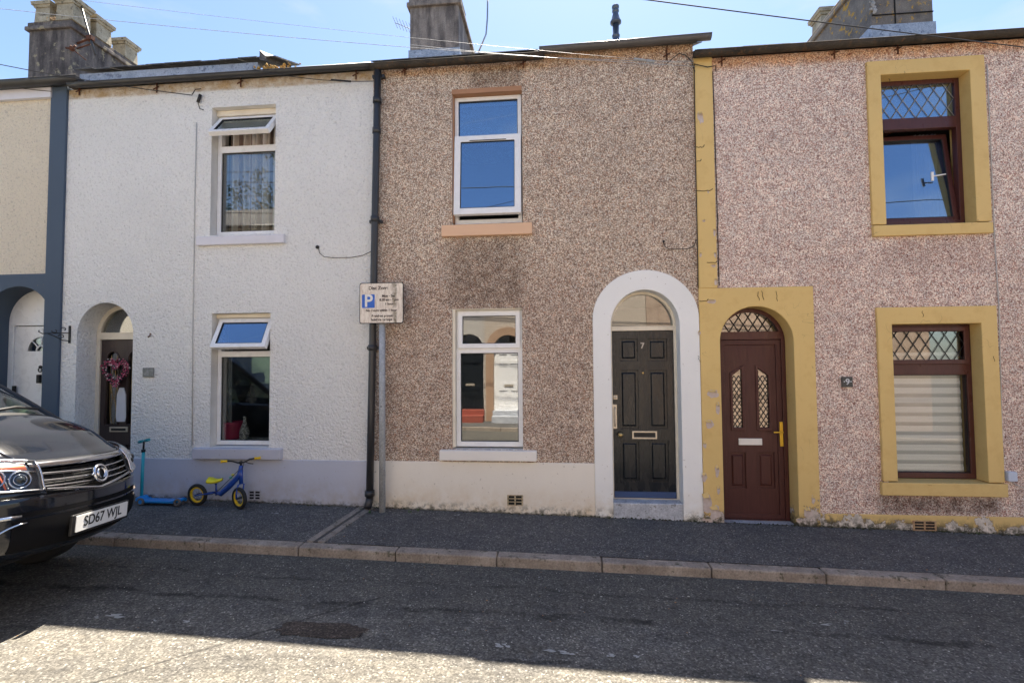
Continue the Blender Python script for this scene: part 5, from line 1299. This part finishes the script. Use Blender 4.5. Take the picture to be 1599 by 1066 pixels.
    patch(19.0, 20.0, -.9, .9, -.004, 6, 12).build('rear_window', m_glassc, t)
    for sgn in (-1, 1):
        P = []
        for i in range(41):
            x = NX-1.0-(4.85-1.0)*i/40
            best = min((Sf(12+9*q/150, sgn) for q in range(151)), key=lambda p: abs(p.x-x))
            P.append([(x, CY+sgn*(HW*.95), zr+1.16), (best.x, best.y-sgn*.006, max(best.z-.01, zr+1.17))])
        mb = MB(); mb.grid(P); mb.build('side_window', m_glassc, t)
    for sgn in (-1, 1):
        mb = MB(); mb.tube([Sf(12.95+(15.9-12.95)*i/14, sgn*.945, .006) for i in range(15)], .030, 8); mb.build('screen_pillar', m_plast, t)
    mb = MB(); P = []
    for i in range(3): P.append([Sf(12.55+.5*i/2, -.94+1.88*j/24, .008) for j in range(25)])
    mb.grid(P); mb.build('scuttle', m_plast, t)
    # undertray and dashboard
    mb = MB(); mb.box(NX-4.9, NX-.55, CY-.74, CY+.74, zr+.30, zr+.44); mb.box(NX-1.45, NX-.95, CY-.76, CY+.76, zr+.8, zr+1.24); mb.build('undertray', m_plast, t)
    mb = MB()
    for yy in (-.4, .4):
        for xx in (-1.95, -3.0, -4.0):
            mb.box(NX+xx-.25, NX+xx+.25, CY+yy-.24, CY+yy+.24, zr+.4, zr+.7); mb.hexa([(NX+xx-.3, CY+yy-.24, zr+.65), (NX+xx-.15, CY+yy-.24, zr+.65), (NX+xx-.15, CY+yy+.24, zr+.65), (NX+xx-.3, CY+yy+.24, zr+.65)], [(NX+xx-.42, CY+yy-.2, zr+1.28), (NX+xx-.32, CY+yy-.2, zr+1.28), (NX+xx-.32, CY+yy+.2, zr+1.28), (NX+xx-.42, CY+yy+.2, zr+1.28)])
            mb.box(NX+xx-.45, NX+xx-.34, CY+yy-.12, CY+yy+.12, zr+1.3, zr+1.5)
    mb.build('seats', simple('beige_seat_fabric', (.30, .29, .25), .8), t, .03)
    mb = MB(); mb.torus((NX-1.95, CY-.38, zr+1.12), .18, .016, (1, 0, .45), 28, 8); mb.build('steering_wheel', m_plast, t)
    # bonnet shut line, creases
    mb = MB()
    for sgn in (-1, 1):
        mb.tube([Sf(8.25+(12.6-8.25)*i/16, sgn*(.90-.02*i/16), .002) for i in range(17)], .004, 5)
    mb.tube([Sf(8.22, -.9+1.8*i/24, .002) for i in range(25)], .004, 5); mb.build('bonnet_seam', m_plast, t)
    for sgn in (-1, 1):
        MB().tube([Sf(8.5+(12.2-8.5)*i/16, sgn*(.50+.12*i/16), .001) for i in range(17)], .012, 8).build('bonnet_crease', m_paint, t)
    # grille
    g = MB(); patch(5.05, 7.9, -GW+.01, GW-.01, -.055, 8, 24, mb=g)
    for j in range(9):
        tt = -GW+.1+(2*GW-.2)*j/8; g.tube([Sf(5.2+2.6*i/6, tt, -.045) for i in range(7)], .005, 5)
    for j in range(9):
        kk = 5.3+.3*j; g.tube([Sf(kk, -GW+2*GW*i/24, -.045) for i in range(25)], .004, 5)
    gr = g.build('grille', m_plast, t)
    mb = MB()
    def barp(kf, n=28, off=.0, w_=.012, h_=.010, t0=-GW, t1=GW):
        P = []
        for i in range(n+1):
            tt = t0+(t1-t0)*i/n; k = kf(tt); c = Sf(k, tt, off); c2 = Sf(k+.01, tt, off); upv = (c2-c).normalized(); nn = (Sf(k, tt, off+.02)-c).normalized()
            P.append([c-upv*h_, c-upv*h_*.6+nn*w_, c+upv*h_*.6+nn*w_, c+upv*h_])
        mb.grid(P)
    for kk in (6.95, 6.30, 5.72): barp(lambda tt, kk=kk: kk+.25*abs(tt), h_=.007, off=-.012)
    mb.build('grille_bars', m_sil, gr)
    mb = MB(); barp(lambda tt: 7.95-.1*abs(tt), h_=.026, off=-.004, w_=.018, t0=-GW-.06, t1=GW+.06)
    barp(lambda tt: 4.88+.95*abs(tt)**1.1/GW**1.1*.6, h_=.010, off=.002, w_=.012); mb.build('grille_surround', m_sil, gr)
    # badge: ring with winged centre
    c = Sf(6.3, 0, .02); nx = (Sf(6.3, 0, .06)-Sf(6.3, 0, 0)).normalized()
    mb = MB(); mb.torus(c, .060, .011, nx, 36, 8, 0); mb.lathe(c-nx*.012, [(.060, 0), (.058, .008), (0, .010)], 32, nx, 1)
    e1 = Vector((0, 1, 0)); e2 = nx.cross(e1)
    for sg_ in (-1, 1): mb.tube([c+nx*.006+e1*sg_*(.036*math.cos(a))+e2*(.036*math.sin(a)) for a in [math.pi*(-.42+i*.084) for i in range(11)]], .008, 8, 0, rs=[.003+.007*math.sin(math.pi*i/10) for i in range(11)])
    mb.ball(c+e1*.07, .016, 2, 0, (.6, 1, .8)); mb.ball(c-e1*.07, .016, 2, 0, (.6, 1, .8))
    mb.build('badge', [m_chrome, m_gasket], gr)
    # plate
    pc = Sf(3.35, 0, 0); px_ = NX+.055; pz = zr+.625
    mb = MB(); mb.box(px_-.03, px_-.006, CY-.285, CY+.285, pz-.075, pz+.065); mb.build('plate_holder', m_plast, t, .006)
    mb = MB(); mb.prism(rrect(CY-.26, CY+.26, pz-.0555, pz+.0555, .008), px_-.005, px_, axis='X'); np_ = mb.build('number_plate', simple('white_plate', (.78, .78, .76), .4), t)
    tx = text('plate_lettering', 'SD67 WJL', (px_+.0012, CY, pz+.002), .098, simple('plate_black', (.01, .01, .01), .5), np_, off=.0012, ext=.0006, rot=(math.pi/2, 0, math.pi/2), xs=.92)
    # lower intake, side intakes, silver lips
    mb = MB(); patch(1.7, 3.95, -.60, .60, .008, 6, 16, mb=mb); patch(4.08, 4.30, -.60, .60, .008, 3, 16, mb=mb)
    mb.build('lower_intake', simple('matt_black_mesh', (.008, .008, .009), .9, Specular_IOR_Level=.1), t)
    for sgn in (-1, 1):
        mb = MB()
        P = [Sf(1.0+3.0*min(1, i/10)**1.3, sgn*(.98-.40*i/14-.0), .012) for i in range(15)]
        P = [Sf(.9+2.9*math.sin(i/14*math.pi/2), sgn*(.95-.42*(i/14)), .010) for i in range(15)]
        mb.tube(P, .008, 8)
        mb.tube([Sf(4.15, sgn*(.56+.42*i/8), .008) for i in range(9)], .014, 8); mb.build('bumper_trim', m_sil, t)
    for sgn in (-1, 1):
        mb = MB(); P = []
        for i in range(9):
            s_ = i/8; P.append([Sf(2.0+1.4*s_*0+.2, sgn*(.66+.28*s_), .012), Sf(2.2+1.35*s_, sgn*(.66+.28*s_), .012)])
        mb.grid(P); mb.build('fog_lamp', m_lampin, t)
    # headlights: reflector bowl, amber strip, clear lens following the body
    for sgn in (-1, 1):
        def hk(s, tt):
            a = (abs(tt)-GW)/(1-GW); lo = 5.35+.55*a; hi = 8.0+1.3*a; return lo+(hi-lo)*s
        def hp(t0, t1, off, s0=0, s1=1, mb=None, mi=None):
            mb = mb or MB(); P = []
            for i in range(9): P.append([Sf(hk(s0+(s1-s0)*i/8, sgn*(t0+(t1-t0)*j/14)), sgn*(t0+(t1-t0)*j/14), off) for j in range(15)])
            mb.grid(P, mi); return mb
        hl = hp(GW+.03, .985, .004).build('headlight', simple('lamp_housing', (.03, .035, .045), .25, .3), t)
        mb = hp(GW+.08, .97, .010, .72, .90); mb.build('indicator', m_amber, hl)
        mb = MB()
        for tt, r_ in ((GW+.13, .055), (GW+.25, .06)):
            c = Sf(hk(.40, sgn*tt), sgn*tt, .006); n0 = (Sf(hk(.4, sgn*tt), sgn*tt, .05)-c).normalized(); mb.torus(c+n0*.010, r_, .006, n0, 28, 8, 0); mb.torus(c+n0*.012, r_*.62, .004, n0, 24, 6, 0); mb.ball(c, r_*.55, 3, 1)
            q1 = Sf(hk(.12, sgn*(tt+.055)), sgn*(tt+.055), .012); q2 = Sf(hk(.62, sgn*(tt+.075)), sgn*(tt+.075), .012); mb.tube([q1, q2], .006, 6, 0); mb.tube([q1+Vector((0, .02*sgn, 0)), q2+Vector((0, .02*sgn, 0))], .005, 6, 2)
        mb.build('lamp_reflector', [m_lampin, simple('projector_glass', (.02, .025, .03), .06), m_amber], hl)
        hp(GW+.015, .995, .026, -.02, 1.02).build('lens', m_lens, hl)
        mb = MB(); rim = [(GW+.02, s_/8) for s_ in range(9)] + [(GW+.02+(.96-GW)*j/14, 1.0) for j in range(15)]
        mb.tube([Sf(hk(q_, sgn*a_), sgn*a_, .022) for a_, q_ in rim], .007, 6)
        mb.tube([Sf(hk(.0, sgn*(GW+.02+(.96-GW)*j/14)), sgn*(GW+.02+(.96-GW)*j/14), .022) for j in range(15)], .007, 6)
        mb.tube([Sf(hk(.66, sgn*(GW+.04+(.93-GW)*j/14)), sgn*(GW+.04+(.93-GW)*j/14), .012) for j in range(15)], .008, 6); mb.build('lamp_trim', m_sil, hl)
    # wheels
    for wx in (-1.02, -4.05):
        for sgn in (-1, 1):
            c = Vector((NX+wx, CY+sgn*.83, zr+.335)); w_ = MB(); c = c+Vector((0, 0, .06*sgn)); w_.lathe(c-Vector((0, .11, 0)), [(.21, 0), (.30, 0), (.33, .02), (.335, .06), (.335, .16), (.33, .20), (.30, .22), (.21, .22)], 40, (0, 1, 0)); wo = w_.build('wheel', simple('tyre_rubber', (.015, .015, .015), .85), t)
            r_ = MB(); r_.lathe(c+Vector((0, sgn*.07, 0)), [(.215, 0), (.215, .03)], 36, (0, 1, 0), 0); r_.lathe(c+Vector((0, sgn*.09, 0)), [(.05, -.02), (.05, .02)], 20, (0, 1, 0))
            for k in range(7):
                a = 2*math.pi*k/7; d_ = Vector((math.cos(a), 0, math.sin(a))); r_.tube([c+Vector((0, sgn*.1, 0))+d_*.03, c+Vector((0, sgn*.1, 0))+d_*.21], .024, 6)
            r_.build('rim', m_sil, wo)
    # door mirrors, wipers
    for sgn in (-1, 1):
        mb = MB(); c = Vector((NX-1.62, CY+sgn*(HW+.09), zr+1.27)); mb.ball(c, .11, 3, sc=(.55, 1, .75)); mb.tube([c, c-Vector((0, sgn*.14, .05))], .03, 8); mb.build('door_mirror', m_paint, t)
    for tt0, tt1 in ((-.15, .62), (-.72, .02)):
        mb = MB(); mb.tube([Sf(13.0, tt0, .02), Sf(13.15, (tt0+tt1)/2, .035), Sf(13.25, tt1, .02)], .012, 6); mb.build('wiper', m_gasket, t)
    A_ = R(10.6); t.rotation_euler = (R(-4.5), .0209, A_); t.location = (-3.475-2.5*math.cos(A_), -2.245-2.5*math.sin(A_), zr)
    for sgn in (-1, 1):
        mb = MB()
        for xx in (-1.62, -2.62, -3.62): mb.tube([(NX+xx, CY+sgn*(HW*.955+.03), zr+.36), (NX+xx, CY+sgn*(HW*.955+.022), zr+1.08)], .004, 5)
        for xx in (-2.4, -3.4): mb.box(NX+xx-.1, NX+xx+.1, min(CY+sgn*(HW*.955+.02), CY+sgn*(HW*.955+.06)), max(CY+sgn*(HW*.955+.02), CY+sgn*(HW*.955+.06)), zr+.93, zr+.96)
        mb.build('door_seam', m_gasket, t)
car()

# ================================================================== OPPOSITE SIDE OF THE STREET (seen mirrored in the windows)
OY = -8.1
def opposite(x0, x1, mat, label, eave=5.1, doors=(), wins=()):
    t = empty('terrace_house', ((x0+x1)/2, OY, 0), label, 'house')
    hs = [arch(a, b, gz(a)+.12, zs, zt) for a, b, zs, zt, *_ in doors] + [rect(a, b, c, d) for a, b, c, d in wins]
    MB().prism(rect(x0, x1, -.5, eave), OY-.3, OY, 0, hs).build('wall', mat, t)
    mb = MB(); mb.hexa([(x0, OY+.12, eave), (x1, OY+.12, eave), (x1, OY-3.6, eave+1.7), (x0, OY-3.6, eave+1.7)], [(x0, OY+.12, eave+.06), (x1, OY+.12, eave+.06), (x1, OY-3.6, eave+1.76), (x0, OY-3.6, eave+1.76)])
    mb.hexa([(x0, OY-7.3, eave), (x1, OY-7.3, eave), (x1, OY-3.6, eave+1.7), (x0, OY-3.6, eave+1.7)], [(x0, OY-7.3, eave+.06), (x1, OY-7.3, eave+.06), (x1, OY-3.6, eave+1.76), (x0, OY-3.6, eave+1.76)])
    mb.build('roof', m_slate, t)
    mb = MB(); mb.box(x0, x1, OY-7.2, OY-7.0, -.5, eave); mb.box(x0, x0+.05, OY-7, OY-.3, -.5, eave); mb.box(x1-.05, x1, OY-7, OY-.3, -.5, eave); mb.build('rear_shell', mat, t)
    mb = MB(); mb.tube([(x0, OY+.14, eave+.0), (x1, OY+.14, eave)], .055, 8); mb.build('gutter', m_iron, t)
    for a, b, zs, zt, dm, stm, sm in doors:
        if sm:
            A = arch(a-.22, b+.22, -.1, zs, zt+.22); B = arch(a, b, -.1, zs, zt)
            MB().prism([(a-.22, -.5), (a, -.5)]+B[2:][::-1]+[(b, -.5), (b+.22, -.5)]+A[2:], OY+.001, OY+.03).build('door_surround', sm, t)
        W = b-a; z0 = gz(a)+.3; hh = zs-z0-.05
        pn = [rect(a+W*.16, a+W*.44, z0+hh*f0, z0+hh*f1) for f0, f1 in ((.08, .33), (.47, .78), (.84, .94))] + [rect(a+W*.56, a+W*.84, z0+hh*f0, z0+hh*f1) for f0, f1 in ((.08, .33), (.47, .78), (.84, .94))]
        lf = MB().prism(rect(a, b, z0, zs-.05), OY-.2, OY-.14, 0, pn)
        for r_ in pn: lf.box(r_[0][0], r_[1][0], OY-.19, OY-.155, r_[0][1], r_[2][1])
        lf = lf.build('door', dm, t); mb = MB(); mb.box((a+b)/2-.13, (a+b)/2+.13, OY-.14, OY-.125, z0+hh*.40, z0+hh*.44); mb.build('letterbox', m_letter, lf)
        mb = MB(); mb.box(a, b, OY-.2, OY-.1, zs-.049, zs+.02); mb.build('door_frame', m_upvc, t)
        mb = MB(); mb.box(a, b, OY-.17, OY-.165, zs+.02, zt); mb.build('fanlight_pane', m_glass, t)
        mb = MB(); mb.box(a-.02, b+.02, OY-.3, OY+.10, -.5, z0-.001); mb.box(a-.02, b+.02, OY+.101, OY+.35, -.5, z0-.14); mb.build('door_step', stm, t)
    for a, b, c, d in wins:
        mb = MB(); ring(mb, a, b, c, d, .07, OY-.15, OY-.08); mb.box(a+.07, b-.07, OY-.14, OY-.09, (c+d)/2-.03+.2, (c+d)/2+.03+.2); wo = mb.build('window', m_upvc, t)
        mb = MB(); mb.box(a+.07, b-.07, OY-.125, OY-.12, c+.07, d-.07); mb.build('pane', m_glass, wo)
        mb = MB(); mb.box(a-.1, b+.1, OY-.05, OY+.06, c-.14, c-.001); mb.build('sill', m_whsill, wo)
        mb = MB(); mb.box(a-.2, b+.2, OY-.6, OY-.55, c-.3, d+.3); mb.build('room_interior', m_room, t)
    return t
m_og = mat_rough('opposite_grey_render', (.56, .52, .47)); m_ow = mat_rough('opposite_cream_render', (.70, .64, .54)); m_opink = mat_rough('opposite_buff_render', (.58, .49, .40)); m_obr = mat_stone('opposite_brick', (.32, .23, .17), (.52, .40, .31), 6)
m_oorange = paint('orange_stone_paint', (.40, .26, .17), .7, .3)
p1 = op(733, 600); p2 = op(793, 600); xm = op(757, 600).x
doorz = lambda x: gz(x)+2.05
opposite(xm-4.6, xm, m_og, 'grey house across the road, its black door and red steps mirrored in a window', 5.1,
         ((p1.x-.42, p1.x+.42, doorz(p1.x), doorz(p1.x)+.42, m_black, simple('red_step_paint', (.30, .075, .05), .8), None),), ((xm-3.6, xm-2.5, 1.0, 2.5), (xm-3.6, xm-2.5, 3.5, 4.7), (xm-1.5, xm-.6, 3.5, 4.7)))
opposite(xm+.005, xm+4.6, m_opink, 'buff house across the road, its white door in an orange arch mirrored in a window', 5.05,
         ((p2.x-.40, p2.x+.44, doorz(p2.x), doorz(p2.x)+.42, m_upvc, m_step, m_oorange),), ((xm+2.5, xm+3.6, .9, 2.4), (xm+.8, xm+1.7, 3.4, 4.6), (xm+2.6, xm+3.5, 3.4, 4.6)))
opposite(xm+4.61, xm+12, m_obr, 'long brick terrace house across the road mirrored in the brown framed window', 5.0, (), ((xm+8.6, xm+9.8, .9, 2.4), (xm+5.5, xm+6.5, 3.4, 4.6)))
opposite(xm-12, xm-4.61, m_ow, 'cream terrace house across the road mirrored in the white house windows', 5.9,
         ((xm-8.0, xm-7.15, doorz(-8), doorz(-8)+.42, m_darkwood, m_step, None),), ((xm-6.5, xm-5.4, 1.0, 2.5), (xm-6.5, xm-5.4, 3.5, 4.7)))

def tree(x, y, h, label):
    t = empty('tree', (x, y, -.4), label, 'tree'); mb = MB(); top = Vector((x+.2, y, h*.62))
    mb.tube([(x, y, -.4), (x+.05, y, h*.3), top], .2, 10, rs=[.26, .19, .1]); tips = []
    for k in range(14):
        a = k*2.4; b0 = Vector((x+.05, y, h*.25)).lerp(top, k/13); e = b0+Vector((math.cos(a)*h*.24, math.sin(a)*h*.24, h*rnd.uniform(.1, .28)))
        mb.tube([b0, b0.lerp(e, .5)+Vector((0, 0, .2)), e], .05, 6, rs=[.07, .05, .02]); tips += [e, b0.lerp(e, .6)]
    mb.build('trunk', simple('bark', (.10, .075, .05), .9), t); mb = MB()
    for c in tips:
        for q in range(8):
            cc = c+Vector((rnd.gauss(0, .7), rnd.gauss(0, .7), rnd.gauss(0, .5)))
            for l in range(55):
                p = cc+Vector((rnd.gauss(0, .2), rnd.gauss(0, .2), rnd.gauss(0, .16))); u = Vector((rnd.gauss(0, 1), rnd.gauss(0, 1), rnd.gauss(0, .6))).normalized(); v = u.orthogonal().normalized()
                mb.face([mb.bm.verts.new(p-u*.07), mb.bm.verts.new(p+v*.035), mb.bm.verts.new(p+u*.07), mb.bm.verts.new(p-v*.035)], rnd.randrange(2))
    mb.build('crown', [simple('leaf_green', (.06, .11, .025), .6), simple('leaf_dark_green', (.035, .075, .02), .6)], t, keep=True)
tree(-12.6, -17.5, 13.5, 'leafy tree behind the houses across the road, mirrored in the white house upper window')
# ================================================================== LITTER, MOSS, GRIT
mb = MB()
for i in range(520):
    x = rnd.uniform(-4.5, 5.6); y = -abs(rnd.gauss(0, .022))-.012; z = gz(x)-.002
    if rnd.random() < .5 and not (0.2 < x < 5.2): continue
    mb.ball((x, y, z+rnd.uniform(0, .01)), rnd.uniform(.004, .011), 1, rnd.choice((0, 0, 1)), (1.3, 1, .7), .35)
tag(mb.build('wall_foot_moss', [simple('dark_moss', (.045, .05, .02), .95), simple('crumbled_dirt', (.06, .05, .035), .95)], keep=True), kind='stuff')
mb = MB()
for i in range(1300):
    road = i % 2; x = rnd.uniform(-5, 6)
    y = rnd.uniform(-1.0, -.03) if not road else KY-abs(rnd.gauss(0, .9))-.02
    if y < -5: continue
    z = gz(x)-.042*min(1, -y/1.02) if not road else gz(x)+roadz(y)
    s_ = rnd.uniform(.0016, .0048)*(1.6 if rnd.random() < .05 else 1)
    mb.ball((x, y, z+s_*.4), s_, 1, rnd.choice((0, 0, 0, 1, 1, 2)), (1.3, 1, .5), .3)
tag(mb.build('grit', [simple('pale_grit', (.50, .48, .42), .8), simple('grey_grit', (.26, .26, .26), .8), simple('rusty_grit', (.32, .18, .08), .8)], keep=True), kind='stuff')
mb = MB()
for px, py, w_, h_ in ((172, 960, .10, .022), (292, 969, .05, .018), (240, 967, .02, .006), (782, 1008, .045, .022), (858, 1015, .05, .012), (885, 1018, .06, .018), (954, 1022, .035, .02), (995, 1024, .03, .012), (1286, 969, .06, .012), (1320, 963, .03, .008), (1210, 980, .04, .01), (1000, 910, .025, .01), (430, 803, .04, .01), (715, 806, .03, .01)):
    c = gp(px, py, -.06 if py > 900 else -.02)
    for q_ in range(9):
        ox, oy = rnd.gauss(0, .45)*w_, rnd.gauss(0, .4)*h_*1.6; f_ = rnd.uniform(.12, .5); V = []
        for k in range(9):
            a = 2*math.pi*k/9; rr = rnd.uniform(.5, 1.2)*f_; x, y = c.x+ox+math.cos(a)*w_*rr, c.y+oy+math.sin(a)*h_*rr*1.4
            zz = gz(x)+(roadz(y) if y < KY else -.042*min(1, -y/1.02))+.005+q_*.0004; V.append(mb.bm.verts.new((x, y, zz)))
        mb.face(V)
tag(mb.build('white_road_marks', simple('worn_white_paint', (.38, .38, .36), .8)), kind='structure')
# tiny weeds by the drain and post
mb = MB()
for cx, cy in ((gp(560, 797).x, -.1), (gp(640, 799).x, -.12), (gp(572, 803).x, -.2), (gp(655, 794).x, -.05), (gp(1540, 838).x, -.04)):
    for i in range(14):
        a = rnd.uniform(0, 6.28); r_ = rnd.uniform(.01, .035); b = Vector((cx+rnd.uniform(-.02, .02), cy+rnd.uniform(-.015, .015), gz(cx)-.01)); e = b+Vector((math.cos(a)*r_, math.sin(a)*r_, rnd.uniform(.012, .04))); s_ = Vector((-math.sin(a), math.cos(a), 0))*.004
        mb.face([mb.bm.verts.new(b-s_), mb.bm.verts.new(b+s_), mb.bm.verts.new(e)])
tag(mb.build('weeds', simple('weed_green', (.08, .15, .03), .7), keep=True), kind='stuff')
